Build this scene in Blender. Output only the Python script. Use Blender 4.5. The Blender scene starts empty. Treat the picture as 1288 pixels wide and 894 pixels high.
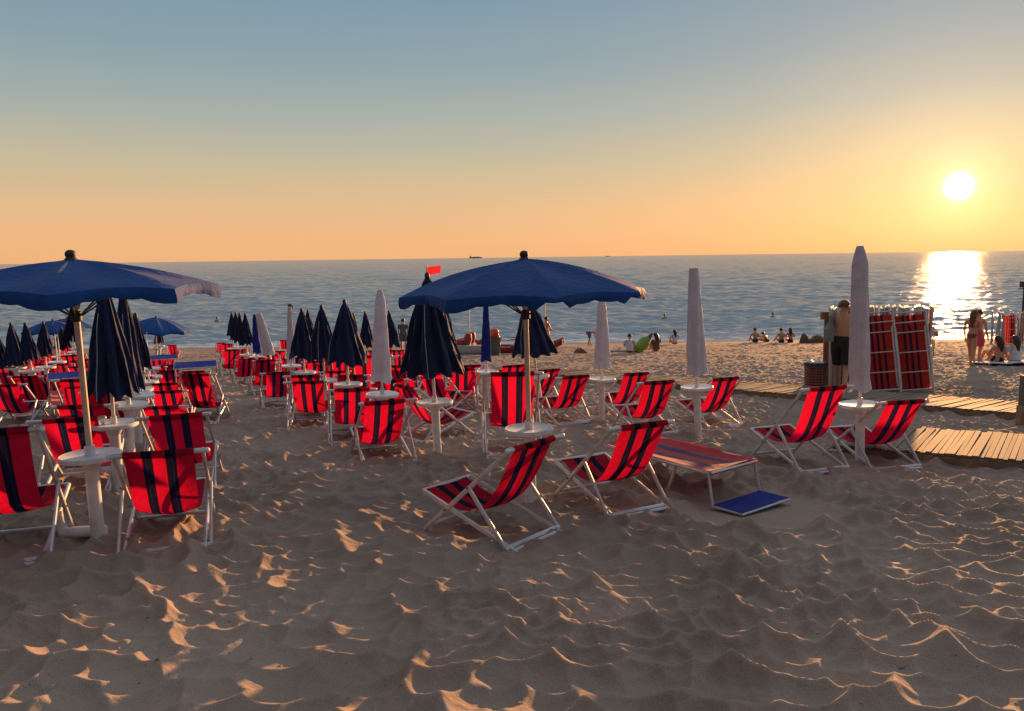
import bpy, bmesh, math, random
import numpy as np
from mathutils import Vector, Matrix, Euler

random.seed(7)
scene = bpy.context.scene
COL = scene.collection
PI = math.pi
R_ = math.radians

# ------------------------------------------------------------------ camera
F_PX, CX, CY, CAM_H = 980.0, 644.0, 447.0, 2.1
PITCH = math.atan(123.5 / F_PX)
ROLL = -math.atan(17 / 1288)
cam_d = bpy.data.cameras.new("camera")
cam = bpy.data.objects.new("camera", cam_d)
COL.objects.link(cam)
cam_d.sensor_width = 36.0
cam_d.lens = F_PX / 1288 * 36.0
cam_d.clip_start = 0.05
cam_d.clip_end = 80000
cam.matrix_world = (Matrix.Translation((0, 0, CAM_H)) @ Matrix.Rotation(PI / 2 - PITCH, 4, 'X')
                    @ Matrix.Rotation(ROLL, 4, 'Z'))
scene.camera = cam

# ------------------------------------------------------------------ sky and sun
SUN_AZ, SUN_EL = R_(29.5), R_(4.06)
sun_dir = Vector((math.sin(SUN_AZ) * math.cos(SUN_EL), math.cos(SUN_AZ) * math.cos(SUN_EL), math.sin(SUN_EL)))


def lin(r, g, b):
    f = lambda c: (c / 12.92 if c <= 0.04045 else ((c + 0.055) / 1.055) ** 2.4)
    return (f(r / 255), f(g / 255), f(b / 255), 1)


world = bpy.data.worlds.new("World")
scene.world = world
world.use_nodes = True
wn, wl = world.node_tree.nodes, world.node_tree.links
wn.clear()
w_out = wn.new('ShaderNodeOutputWorld')
sky = wn.new('ShaderNodeTexSky')
sky.sky_type = 'NISHITA'
sky.sun_disc = False
sky.sun_elevation = SUN_EL
sky.sun_rotation = SUN_AZ
sky.dust_density = 2.0
bg_sky = wn.new('ShaderNodeBackground')
bg_sky.inputs['Strength'].default_value = 0.004
wl.new(sky.outputs[0], bg_sky.inputs['Color'])
tc = wn.new('ShaderNodeTexCoord')
nrm = wn.new('ShaderNodeVectorMath'); nrm.operation = 'NORMALIZE'
wl.new(tc.outputs['Generated'], nrm.inputs[0])
sep = wn.new('ShaderNodeSeparateXYZ')
wl.new(nrm.outputs[0], sep.inputs[0])
asn = wn.new('ShaderNodeMath'); asn.operation = 'ARCSINE'
wl.new(sep.outputs['Z'], asn.inputs[0])
mr = wn.new('ShaderNodeMapRange')          # elevation -10..90 degrees -> 0..1
mr.inputs['From Min'].default_value = R_(-10); mr.inputs['From Max'].default_value = R_(90)
hz_map = wn.new('ShaderNodeMapping'); hz_map.inputs['Scale'].default_value = (1.6, 1.6, 22)
hz = wn.new('ShaderNodeTexNoise'); hz.inputs['Scale'].default_value = 1.0; hz.inputs['Detail'].default_value = 4
wl.new(nrm.outputs[0], hz_map.inputs[0]); wl.new(hz_map.outputs[0], hz.inputs['Vector'])
hz_add = wn.new('ShaderNodeMath'); hz_add.operation = 'MULTIPLY_ADD'; hz_add.inputs[1].default_value = 0.035
wl.new(hz.outputs['Fac'], hz_add.inputs[0]); wl.new(asn.outputs[0], hz_add.inputs[2])
hz_off = wn.new('ShaderNodeMath'); hz_off.operation = 'SUBTRACT'; hz_off.inputs[1].default_value = 0.0175
wl.new(hz_add.outputs[0], hz_off.inputs[0])
wl.new(hz_off.outputs[0], mr.inputs['Value'])
ramp = wn.new('ShaderNodeValToRGB')
SKY = [(-10, (150, 120, 90)), (0, (240, 180, 126)), (1.5, (240, 182, 130)), (3.5, (228, 184, 138)), (6.2, (200, 184, 152)),
       (9.8, (166, 174, 166)), (13.5, (140, 161, 168)), (17.5, (121, 150, 169)), (30, (164, 176, 190)), (55, (200, 204, 212)), (90, (208, 209, 214))]
cr = ramp.color_ramp
while len(cr.elements) < len(SKY):
    cr.elements.new(0.5)
for e, (d, c) in zip(cr.elements, SKY):
    e.position = (d + 10) / 100.0
    e.color = lin(*c)
wl.new(mr.outputs[0], ramp.inputs[0])
dot = wn.new('ShaderNodeVectorMath'); dot.operation = 'DOT_PRODUCT'
wl.new(nrm.outputs[0], dot.inputs[0]); dot.inputs[1].default_value = sun_dir
clampd = wn.new('ShaderNodeMath'); clampd.operation = 'MINIMUM'; clampd.inputs[1].default_value = 1.0
wl.new(dot.outputs['Value'], clampd.inputs[0])
acs = wn.new('ShaderNodeMath'); acs.operation = 'ARCCOSINE'
wl.new(clampd.outputs[0], acs.inputs[0])
ang = wn.new('ShaderNodeMath'); ang.operation = 'MULTIPLY'; ang.inputs[1].default_value = 180 / PI
wl.new(acs.outputs[0], ang.inputs[0])
glow = wn.new('ShaderNodeValToRGB')       # angle from the sun 0..60 degrees
GL = [(0.0, (16.0, 14.0, 10.0)), (0.50, (7.0, 6.0, 4.0)), (0.82, (0.60, 0.52, 0.28)), (1.5, (0.32, 0.24, 0.10)), (3.4, (0.16, 0.092, 0.030)),
      (7.0, (0.08, 0.028, 0.006)), (14, (0.03, 0.006, 0.0)), (30, (0.006, 0.001, 0.0)), (60, (0, 0, 0))]
gr = glow.color_ramp
while len(gr.elements) < len(GL):
    gr.elements.new(0.5)
for e, (d, c) in zip(gr.elements, GL):
    e.position = d / 60.0
    e.color = (*c, 1)
m60 = wn.new('ShaderNodeMath'); m60.operation = 'DIVIDE'; m60.inputs[1].default_value = 60
wl.new(ang.outputs[0], m60.inputs[0]); wl.new(m60.outputs[0], glow.inputs[0])
addc = wn.new('ShaderNodeMixRGB'); addc.blend_type = 'ADD'; addc.inputs[0].default_value = 1
east = wn.new('ShaderNodeVectorMath'); east.operation = 'DOT_PRODUCT'
wl.new(nrm.outputs[0], east.inputs[0]); east.inputs[1].default_value = (math.sin(SUN_AZ), math.cos(SUN_AZ), 0)
eastm = wn.new('ShaderNodeMapRange'); eastm.interpolation_type = 'SMOOTHSTEP'
eastm.inputs['From Min'].default_value = -0.6; eastm.inputs['From Max'].default_value = 0.3
eastm.inputs['To Min'].default_value = 0.36; eastm.inputs['To Max'].default_value = 1.0
wl.new(east.outputs['Value'], eastm.inputs['Value'])
eastc = wn.new('ShaderNodeMixRGB'); eastc.blend_type = 'MULTIPLY'; eastc.inputs[0].default_value = 1
wl.new(ramp.outputs[0], eastc.inputs[1]); wl.new(eastm.outputs[0], eastc.inputs[2])
wl.new(eastc.outputs[0], addc.inputs[1]); wl.new(glow.outputs[0], addc.inputs[2])
bg = wn.new('ShaderNodeBackground')
bg.inputs['Strength'].default_value = 0.50
wl.new(addc.outputs[0], bg.inputs['Color'])
adds = wn.new('ShaderNodeAddShader')
wl.new(bg.outputs[0], adds.inputs[0]); wl.new(bg_sky.outputs[0], adds.inputs[1])
wl.new(adds.outputs[0], w_out.inputs[0])

sun_l = bpy.data.lights.new("sun", 'SUN')
sun_l.energy = 5.0
sun_l.angle = R_(0.6)
sun_l.color = (1.0, 0.48, 0.17)
sun_o = bpy.data.objects.new("sun", sun_l)
COL.objects.link(sun_o)
sun_o.rotation_euler = sun_dir.to_track_quat('Z', 'Y').to_euler()

vs = scene.view_settings
vs.view_transform = 'Standard'
vs.look = 'None'
vs.exposure = 1.0
vs.gamma = 1.0
vs.use_curve_mapping = False
scene.render.engine = 'CYCLES'
scene.cycles.max_bounces = 6
scene.cycles.use_denoising = True
scene.cycles.sample_clamp_indirect = 6

# ------------------------------------------------------------------ camera rays -> points on the beach
CM = cam.matrix_world.to_3x3()
SLOPE, Y0 = 0.08, 6.7
SEA_Z = -3.62


def ray(x, y):
    return CM @ Vector(((x - CX) / F_PX, -(y - CY) / F_PX, -1.0))


def hit(x, y, h=0.0):
    """where the line of sight through a photo pixel meets the beach raised by h"""
    v = ray(x, y)
    t = (SLOPE * Y0 + h - CAM_H) / (v.z + SLOPE * v.y)
    return v.x * t, v.y * t


def at(x, d):
    """beach position in the direction of photo column x at forward distance d"""
    v = ray(x, 430)
    return v.x / v.y * d, d


# ------------------------------------------------------------------ relief of the sand
def hash2(ix, iy, k):
    h = (ix.astype(np.int64) * 374761393 + iy.astype(np.int64) * 668265263 + k * 2147483647 + 97531) & 0xFFFFFFFF
    h = ((h ^ (h >> 13)) * 1274126177) & 0xFFFFFFFF
    h = (h ^ (h >> 16)) & 0xFFFFFFFF
    h = (h * 2246822519) & 0xFFFFFFFF
    h = h ^ (h >> 15)
    return (h & 0xFFFFFF) / float(0x1000000)


def vnoise(X, Y, k):
    ix, iy = np.floor(X), np.floor(Y)
    fx, fy = X - ix, Y - iy
    fx, fy = fx * fx * (3 - 2 * fx), fy * fy * (3 - 2 * fy)
    a, b = hash2(ix, iy, k), hash2(ix + 1, iy, k)
    c, d = hash2(ix, iy + 1, k), hash2(ix + 1, iy + 1, k)
    return (a + (b - a) * fx) * (1 - fy) + (c + (d - c) * fx) * fy - 0.5


def pits(X, Y, size, k, sharp):
    x, y = X / size, Y / size
    ix, iy = np.floor(x), np.floor(y)
    acc = np.zeros_like(x)
    for dx in (-1, 0, 1):
        for dy in (-1, 0, 1):
            jx, jy = ix + dx, iy + dy
            px = jx + 0.5 + 0.72 * (hash2(jx, jy, k) - 0.5)
            py = jy + 0.5 + 0.72 * (hash2(jx, jy, k + 1) - 0.5)
            w = 0.10 * (hash2(jx, jy, k + 2) - 0.45)
            d2 = (x - px) ** 2 + (y - py) ** 2 + w
            acc += np.exp(-sharp * d2)
    return -np.log(acc + 1e-9) / sharp


def ground_base(X, Y):
    z = -SLOPE * (Y - Y0)
    return z


FLAT = [(1.88, 6.03, 0.62), (2.12, 6.22, 0.62)]


def ground_z(X, Y):
    X = np.asarray(X, float); Y = np.asarray(Y, float)
    z = ground_base(X, Y)
    wx = X + 0.10 * vnoise(X * 3.1, Y * 3.1, 5) + 0.25 * vnoise(X * 0.9, Y * 0.9, 6)
    wy = Y + 0.10 * vnoise(X * 3.1, Y * 3.1, 7) + 0.25 * vnoise(X * 0.9, Y * 0.9, 8)
    amp = np.clip((51.0 - Y) / 9.0, 0.0, 1.0)
    far = np.clip((Y - 9.0) / 14.0, 0.0, 1.0)
    rough = np.clip(0.95 + 0.7 * vnoise(X * 0.8, Y * 0.8, 55), 0.65, 1.25)
    h = rough * 0.160 * pits(wx, wy * 1.10, 0.215, 11, 22.0) * (1 - 0.45 * far)
    h += rough * 0.058 * pits(wx + 0.3 * wy, wy, 0.125, 21, 22.0) * np.clip(0.6 + 1.6 * vnoise(X * 1.3, Y * 1.3, 91), 0.1, 1.3)
    h += 0.028 * vnoise(X * 0.7 + 3, Y * 0.7, 31) + 0.020 * vnoise(X * 1.7, Y * 1.7 + 9, 33)
    h += 0.010 * vnoise(X * 11, Y * 11, 35) + 0.006 * vnoise(X * 23, Y * 23, 36)
    for fx, fy, fr in FLAT:                 # places trodden or pressed flat
        d = np.hypot(X - fx, Y - fy)
        k = np.clip((fr - d) / 0.25, 0, 1)
        h = h * (1 - k) - 0.012 * k
    return z + amp * (h - 0.02)


def gz(x, y):
    return float(ground_z(np.array([x]), np.array([y]))[0])


def foot_z(pts):
    a = np.array(pts)
    return float(np.mean(ground_z(a[:, 0], a[:, 1])))


# ------------------------------------------------------------------ helpers: scene objects
def tag(o, label=None, cat=None, group=None, kind=None):
    if label: o['label'] = label
    if cat: o['category'] = cat
    if group: o['group'] = group
    if kind: o['kind'] = kind
    return o


def empty(name, loc, rz=0.0):
    o = bpy.data.objects.new(name, None)
    o.empty_display_size = 0.2
    COL.objects.link(o)
    o.location = loc
    o.rotation_euler = (0, 0, rz)
    return o


def copy_tree(o, parent=None):
    c = o.copy()
    COL.objects.link(c)
    c.parent = parent
    for ch in list(o.children):
        copy_tree(ch, c)
    return c


class MB:
    """collects shapes and links them as one mesh object"""
    def __init__(self):
        self.v, self.f, self.uv = [], [], {}

    def add(self, verts, faces, uvs=None):
        b = len(self.v)
        self.v += [tuple(p) for p in verts]
        for i, f in enumerate(faces):
            self.f.append(tuple(b + k for k in f))
            if uvs:
                self.uv[len(self.f) - 1] = [uvs[k] for k in f]
        return self

    def box(self, c, s, rot=None):
        M = rot.to_matrix() if rot else Matrix.Identity(3)
        c = Vector(c)
        vs_ = [c + M @ Vector((sx * s[0] / 2, sy * s[1] / 2, sz * s[2] / 2)) for sz in (-1, 1) for sy in (-1, 1) for sx in (-1, 1)]
        return self.add(vs_, [(0, 2, 3, 1), (4, 5, 7, 6), (0, 1, 5, 4), (2, 6, 7, 3), (0, 4, 6, 2), (1, 3, 7, 5)])

    def loft(self, rings, cap=True, closed=True, uvs=None):
        n = len(rings[0])
        vs_ = [p for r in rings for p in r]
        fs = []
        for i in range(len(rings) - 1):
            for j in range(n if closed else n - 1):
                k = (j + 1) % n
                fs.append((i * n + j, i * n + k, (i + 1) * n + k, (i + 1) * n + j))
        if cap and closed:
            fs.append(tuple(range(n - 1, -1, -1)))
            fs.append(tuple((len(rings) - 1) * n + j for j in range(n)))
        return self.add(vs_, fs, uvs)

    def tube(self, pts, r, n=8, squash=1.0, up=None):
        pts = [Vector(p) for p in pts]
        rs = r if isinstance(r, (list, tuple)) else [r] * len(pts)
        rings = []
        for i, p in enumerate(pts):
            d = (pts[min(i + 1, len(pts) - 1)] - pts[max(i - 1, 0)]).normalized()
            ref = Vector(up) if up else (Vector((0, 0, 1)) if abs(d.z) < 0.95 else Vector((1, 0, 0)))
            a = d.cross(ref).normalized()
            b = a.cross(d).normalized()
            rings.append([p + a * (rs[i] * squash * math.cos(2 * PI * j / n)) + b * (rs[i] * math.sin(2 * PI * j / n)) for j in range(n)])
        return self.loft(rings)

    def lathe(self, prof, n=24, c=(0, 0, 0)):
        rings = [[Vector((c[0] + r * math.cos(2 * PI * j / n), c[1] + r * math.sin(2 * PI * j / n), c[2] + z)) for j in range(n)] for r, z in prof]
        return self.loft(rings)

    def ball(self, c, r, n=12, m=8):
        rx, ry, rz = r if isinstance(r, (list, tuple)) else (r, r, r)
        prof = [(max(0.02, math.sin(PI * i / m)), -math.cos(PI * i / m)) for i in range(m + 1)]
        rings = [[Vector((c[0] + rx * q * math.cos(2 * PI * j / n), c[1] + ry * q * math.sin(2 * PI * j / n), c[2] + rz * z)) for j in range(n)] for q, z in prof]
        return self.loft(rings)

    def build(self, name, mat, parent=None, smooth=40, loc=None):
        me = bpy.data.meshes.new(name)
        me.from_pydata(self.v, [], self.f)
        if self.uv:
            u = me.uv_layers.new(name='uv')
            for p in me.polygons:
                if p.index in self.uv:
                    for li, c in zip(p.loop_indices, self.uv[p.index]):
                        u.data[li].uv = c
        me.materials.append(mat)
        if smooth:
            me.shade_smooth()
            me.set_sharp_from_angle(angle=R_(smooth))
        o = bpy.data.objects.new(name, me)
        COL.objects.link(o)
        if parent:
            o.parent = parent
        if loc:
            o.location = loc
        return o


def grid_mesh(name, X, Y, Z, mat):
    nr, nc = X.shape
    me = bpy.data.meshes.new(name)
    co = np.stack([X, Y, Z], -1).reshape(-1, 3).astype(np.float32)
    idx = np.arange(nr * nc).reshape(nr, nc)
    quads = np.stack([idx[:-1, :-1], idx[:-1, 1:], idx[1:, 1:], idx[1:, :-1]], -1).reshape(-1, 4).astype(np.int32)
    me.vertices.add(len(co)); me.vertices.foreach_set('co', co.ravel())
    me.loops.add(quads.size); me.loops.foreach_set('vertex_index', quads.ravel())
    me.polygons.add(len(quads))
    me.polygons.foreach_set('loop_start', np.arange(0, quads.size, 4, dtype=np.int32))
    me.update(calc_edges=True)
    me.polygons.foreach_set('use_smooth', np.ones(len(quads), dtype=bool))
    me.materials.append(mat)
    o = bpy.data.objects.new(name, me)
    COL.objects.link(o)
    return o


# ------------------------------------------------------------------ materials
def mat_base(name):
    m = bpy.data.materials.new(name)
    m.use_nodes = True
    nt = m.node_tree
    return m, nt, nt.nodes['Principled BSDF'], nt.nodes['Material Output']


def simple(name, col, rough=0.5, var=0.12, scale=14.0, spec=0.4, metal=0.0, bump=0.0, bscale=80.0):
    m, nt, p, out = mat_base(name)
    n, l = nt.nodes, nt.links
    no = n.new('ShaderNodeTexNoise'); no.inputs['Scale'].default_value = scale; no.inputs['Detail'].default_value = 5
    tcn = n.new('ShaderNodeTexCoord'); l.new(tcn.outputs['Object'], no.inputs['Vector'])
    rp = n.new('ShaderNodeValToRGB')
    rp.color_ramp.elements[0].position = 0.3; rp.color_ramp.elements[1].position = 0.7
    rp.color_ramp.elements[0].color = (*[c * (1 - var) for c in col], 1)
    rp.color_ramp.elements[1].color = (*[min(1, c * (1 + var)) for c in col], 1)
    l.new(no.outputs['Fac'], rp.inputs[0]); l.new(rp.outputs[0], p.inputs['Base Color'])
    p.inputs['Roughness'].default_value = rough
    p.inputs['Metallic'].default_value = metal
    p.inputs['Specular IOR Level'].default_value = spec
    if bump:
        nb = n.new('ShaderNodeTexNoise'); nb.inputs['Scale'].default_value = bscale; nb.inputs['Detail'].default_value = 4
        l.new(tcn.outputs['Object'], nb.inputs['Vector'])
        bp = n.new('ShaderNodeBump'); bp.inputs['Strength'].default_value = bump; bp.inputs['Distance'].default_value = 0.01
        l.new(nb.outputs['Fac'], bp.inputs['Height']); l.new(bp.outputs[0], p.inputs['Normal'])
    return m


def cloth(name, stops, transl=0.5, rough=0.75, weave=0.25, tint=None, stripe=True, sheen=0.0):
    """woven cloth, colour from UV x, partly see-through to light"""
    m, nt, p, out = mat_base(name)
    n, l = nt.nodes, nt.links
    tcn = n.new('ShaderNodeTexCoord')
    no = n.new('ShaderNodeTexNoise'); no.inputs['Scale'].default_value = 9; no.inputs['Detail'].default_value = 6
    l.new(tcn.outputs['Object'], no.inputs['Vector'])
    if stripe:
        sx = n.new('ShaderNodeSeparateXYZ'); l.new(tcn.outputs['UV'], sx.inputs[0])
        rp = n.new('ShaderNodeValToRGB'); rp.color_ramp.interpolation = 'CONSTANT'
        while len(rp.color_ramp.elements) < len(stops):
            rp.color_ramp.elements.new(0.5)
        for e, (q, c) in zip(rp.color_ramp.elements, stops):
            e.position = q; e.color = (*c, 1)
        l.new(sx.outputs[0], rp.inputs[0])
        colour = rp.outputs[0]
    else:
        rgb = n.new('ShaderNodeRGB'); rgb.outputs[0].default_value = (*stops, 1)
        colour = rgb.outputs[0]
    hs = n.new('ShaderNodeMixRGB'); hs.blend_type = 'MULTIPLY'; hs.inputs[0].default_value = weave
    oi = n.new('ShaderNodeObjectInfo')
    om = n.new('ShaderNodeMapRange'); om.inputs['To Min'].default_value = 0.74; om.inputs['To Max'].default_value = 1.04
    l.new(oi.outputs['Random'], om.inputs['Value'])
    ov = n.new('ShaderNodeMixRGB'); ov.blend_type = 'MULTIPLY'; ov.inputs[0].default_value = 1
    l.new(colour, ov.inputs[1]); l.new(om.outputs[0], ov.inputs[2])
    l.new(ov.outputs[0], hs.inputs[1])
    r2 = n.new('ShaderNodeValToRGB')
    r2.color_ramp.elements[0].position = 0.3; r2.color_ramp.elements[0].color = (0.45, 0.45, 0.45, 1)
    r2.color_ramp.elements[1].position = 0.65
    l.new(no.outputs['Fac'], r2.inputs[0]); l.new(r2.outputs[0], hs.inputs[2])
    l.new(hs.outputs[0], p.inputs['Base Color'])
    p.inputs['Roughness'].default_value = rough
    p.inputs['Specular IOR Level'].default_value = 0.2
    if sheen:
        p.inputs['Sheen Weight'].default_value = sheen
        p.inputs['Sheen Roughness'].default_value = 0.4
    tr = n.new('ShaderNodeBsdfTranslucent')
    l.new(hs.outputs[0], tr.inputs['Color'])
    mx = n.new('ShaderNodeMixShader'); mx.inputs[0].default_value = transl
    l.new(p.outputs[0], mx.inputs[1]); l.new(tr.outputs[0], mx.inputs[2])
    l.new(mx.outputs[0], out.inputs[0])
    nb = n.new('ShaderNodeTexNoise'); nb.inputs['Scale'].default_value = 16; nb.inputs['Detail'].default_value = 3
    l.new(tcn.outputs['Object'], nb.inputs['Vector'])
    bp = n.new('ShaderNodeBump'); bp.inputs['Strength'].default_value = 0.4; bp.inputs['Distance'].default_value = 0.03
    l.new(nb.outputs['Fac'], bp.inputs['Height']); l.new(bp.outputs[0], p.inputs['Normal']); l.new(bp.outputs[0], tr.inputs['Normal'])
    return m


RED, NAVY, BLUE = (0.62, 0.007, 0.045), (0.013, 0.010, 0.032), (0.02, 0.022, 0.10)
STRIPES = [(0.0, RED), (0.25, NAVY), (0.295, BLUE), (0.31, NAVY), (0.395, RED), (0.585, NAVY), (0.675, BLUE), (0.69, NAVY), (0.735, RED)]
M_sling = cloth('striped canvas', STRIPES, transl=0.55)
M_navy = cloth('navy canvas', (0.012, 0.022, 0.085), transl=0.25, stripe=False, sheen=0.25)
M_navy_open = cloth('blue canopy canvas', (0.013, 0.082, 0.33), transl=0.30, stripe=False, sheen=0.08)
M_blue = cloth('bright blue canvas', (0.02, 0.05, 0.36), transl=0.3, stripe=False)
M_white_cloth = cloth('white sleeve canvas', (0.74, 0.75, 0.92), transl=0.15, weave=0.3, stripe=False)
M_tape = simple('pale seam tape', (0.42, 0.40, 0.44), 0.7)
M_frame = simple('white painted tube', (0.54, 0.54, 0.58), 0.32, 0.16, 6, metal=0.25)
M_plastic = simple('white plastic', (0.72, 0.71, 0.73), 0.42, 0.16, 9)
M_pole = simple('pale wood pole', (0.62, 0.50, 0.40), 0.5, 0.18, 10)
M_dark = simple('dark rubber', (0.03, 0.03, 0.035), 0.6)
M_darkmetal = simple('dark metal', (0.05, 0.05, 0.055), 0.5)
M_redpl = simple('red painted hull', (0.30, 0.03, 0.033), 0.45, 0.2)
M_whitehull = simple('white hull', (0.55, 0.55, 0.55), 0.4, 0.15)
M_grey = simple('grey plastic', (0.12, 0.12, 0.12), 0.6, 0.2)
M_orange = simple('orange float', (0.75, 0.10, 0.03), 0.5)
M_flag = cloth('red flag cloth', (0.70, 0.03, 0.05), transl=0.5, stripe=False)
M_timber = simple('weathered timber', (0.30, 0.19, 0.13), 0.75, 0.3, 6, bump=0.4)
M_skin = simple('tanned skin', (0.55, 0.28, 0.17), 0.5, 0.08)
M_hair = simple('dark brown hair', (0.04, 0.02, 0.014), 0.5, 0.3, 30)
M_hairw = simple('brown hair', (0.12, 0.055, 0.03), 0.5, 0.3, 30)
M_black = simple('black swim cloth', (0.02, 0.02, 0.022), 0.8)
M_pink = simple('pink shorts cloth', (0.60, 0.06, 0.14), 0.8)
M_white = simple('white shirt cloth', (0.65, 0.68, 0.72), 0.85)
M_shirtg = simple('slate shirt cloth', (0.10, 0.12, 0.16), 0.85)
M_towel = simple('pale blue towel', (0.45, 0.52, 0.68), 0.9)
M_green = simple('lime green cloth', (0.19, 0.33, 0.04), 0.7)
M_brown = simple('brown bag cloth', (0.16, 0.08, 0.05), 0.8, 0.3)
M_rustwire = simple('rusty wire', (0.22, 0.13, 0.10), 0.6)


def sand_material():
    m, nt, p, out = mat_base('sand')
    n, l = nt.nodes, nt.links
    geo = n.new('ShaderNodeNewGeometry')
    a = n.new('ShaderNodeTexNoise'); a.inputs['Scale'].default_value = 0.7; a.inputs['Detail'].default_value = 8
    b = n.new('ShaderNodeTexNoise'); b.inputs['Scale'].default_value = 260; b.inputs['Detail'].default_value = 3
    c = n.new('ShaderNodeTexNoise'); c.inputs['Scale'].default_value = 38; c.inputs['Detail'].default_value = 6
    for t in (a, b, c):
        l.new(geo.outputs['Position'], t.inputs['Vector'])
    rp = n.new('ShaderNodeValToRGB')
    rp.color_ramp.elements[0].position = 0.35; rp.color_ramp.elements[0].color = (0.285, 0.216, 0.180, 1)
    rp.color_ramp.elements[1].position = 0.68; rp.color_ramp.elements[1].color = (0.37, 0.288, 0.242, 1)
    l.new(a.outputs['Fac'], rp.inputs[0])
    gr_ = n.new('ShaderNodeValToRGB')
    gr_.color_ramp.elements[0].position = 0.32; gr_.color_ramp.elements[0].color = (0.55, 0.52, 0.50, 1)
    gr_.color_ramp.elements[1].position = 0.6; gr_.color_ramp.elements[1].color = (1.05, 1.05, 1.05, 1)
    l.new(b.outputs['Fac'], gr_.inputs[0])
    mu = n.new('ShaderNodeMixRGB'); mu.blend_type = 'MULTIPLY'; mu.inputs[0].default_value = 0.8
    l.new(rp.outputs[0], mu.inputs[1]); l.new(gr_.outputs[0], mu.inputs[2])
    # wet sand by the water
    sp = n.new('ShaderNodeSeparateXYZ'); l.new(geo.outputs['Position'], sp.inputs[0])
    wet = n.new('ShaderNodeMapRange'); wet.inputs['From Min'].default_value = SEA_Z + 0.08; wet.inputs['From Max'].default_value = SEA_Z + 0.42
    wet.inputs['To Min'].default_value = 1; wet.inputs['To Max'].default_value = 0
    l.new(sp.outputs['Z'], wet.inputs['Value'])
    wm = n.new('ShaderNodeMixRGB'); wm.inputs[2].default_value = (0.13, 0.10, 0.09, 1)
    l.new(wet.outputs[0], wm.inputs[0]); l.new(mu.outputs[0], wm.inputs[1])
    l.new(wm.outputs[0], p.inputs['Base Color'])
    ro = n.new('ShaderNodeMapRange'); ro.inputs['To Min'].default_value = 0.9; ro.inputs['To Max'].default_value = 0.35
    l.new(wet.outputs[0], ro.inputs['Value']); l.new(ro.outputs[0], p.inputs['Roughness'])
    p.inputs['Specular IOR Level'].default_value = 0.15
    ad = n.new('ShaderNodeMath'); ad.operation = 'MULTIPLY_ADD'; ad.inputs[1].default_value = 0.25
    l.new(b.outputs['Fac'], ad.inputs[0]); l.new(c.outputs['Fac'], ad.inputs[2])
    bp = n.new('ShaderNodeBump'); bp.inputs['Strength'].default_value = 0.5; bp.inputs['Distance'].default_value = 0.012
    l.new(ad.outputs[0], bp.inputs['Height']); l.new(bp.outputs[0], p.inputs['Normal'])
    return m


def sea_material():
    m, nt, p, out = mat_base('sea water')
    n, l = nt.nodes, nt.links
    geo = n.new('ShaderNodeNewGeometry')
    mp = n.new('ShaderNodeMapping'); mp.inputs['Scale'].default_value = (0.55, 1.3, 1)
    l.new(geo.outputs['Position'], mp.inputs['Vector'])
    a = n.new('ShaderNodeTexNoise'); a.inputs['Scale'].default_value = 1.4; a.inputs['Detail'].default_value = 5
    b = n.new('ShaderNodeTexNoise'); b.inputs['Scale'].default_value = 0.13; b.inputs['Detail'].default_value = 4
    l.new(mp.outputs[0], a.inputs['Vector']); l.new(mp.outputs[0], b.inputs['Vector'])
    sm = n.new('ShaderNodeMath'); sm.operation = 'MULTIPLY_ADD'; sm.inputs[1].default_value = 6.0
    l.new(b.outputs['Fac'], sm.inputs[0]); l.new(a.outputs['Fac'], sm.inputs[2])
    bp = n.new('ShaderNodeBump'); bp.inputs['Strength'].default_value = 1.0; bp.inputs['Distance'].default_value = 0.22
    l.new(sm.outputs[0], bp.inputs['Height']); l.new(bp.outputs[0], p.inputs['Normal'])
    p.inputs['Base Color'].default_value = (0.17, 0.24, 0.29, 1)
    p.inputs['Roughness'].default_value = 0.13
    p.inputs['IOR'].default_value = 1.33
    # reflected sky light put into a pale diffuse colour; also weakens the sun glint
    di = n.new('ShaderNodeBsdfDiffuse'); di.inputs['Color'].default_value = (0.42, 0.48, 0.53, 1)
    mx = n.new('ShaderNodeMixShader'); mx.inputs[0].default_value = 0.42
    l.new(p.outputs[0], mx.inputs[1]); l.new(di.outputs[0], mx.inputs[2])
    # broken foam where the swell runs out
    sp = n.new('ShaderNodeSeparateXYZ'); l.new(geo.outputs['Position'], sp.inputs[0])
    fm = n.new('ShaderNodeMapping'); fm.inputs['Scale'].default_value = (0.22, 1.1, 1)
    l.new(geo.outputs['Position'], fm.inputs[0])
    fn = n.new('ShaderNodeTexNoise'); fn.inputs['Scale'].default_value = 1.0; fn.inputs['Detail'].default_value = 9; fn.inputs['Roughness'].default_value = 0.65
    l.new(fm.outputs[0], fn.inputs['Vector'])
    fr = n.new('ShaderNodeMapRange'); fr.inputs['From Min'].default_value = 51; fr.inputs['From Max'].default_value = 66
    fr.inputs['To Min'].default_value = 0.16; fr.inputs['To Max'].default_value = -0.16
    l.new(sp.outputs['Y'], fr.inputs['Value'])
    fa = n.new('ShaderNodeMath'); fa.operation = 'ADD'; l.new(fn.outputs['Fac'], fa.inputs[0]); l.new(fr.outputs[0], fa.inputs[1])
    fs = n.new('ShaderNodeMapRange'); fs.interpolation_type = 'SMOOTHSTEP'
    fs.inputs['From Min'].default_value = 0.53; fs.inputs['From Max'].default_value = 0.64; fs.inputs['To Max'].default_value = 0.75
    l.new(fa.outputs[0], fs.inputs['Value'])
    fo = n.new('ShaderNodeBsdfDiffuse'); fo.inputs['Color'].default_value = (0.66, 0.68, 0.70, 1)
    m2 = n.new('ShaderNodeMixShader'); l.new(fs.outputs[0], m2.inputs[0])
    l.new(mx.outputs[0], m2.inputs[1]); l.new(fo.outputs[0], m2.inputs[2])
    l.new(m2.outputs[0], out.inputs[0])
    return m


M_sand = sand_material()
M_sea = sea_material()

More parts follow.
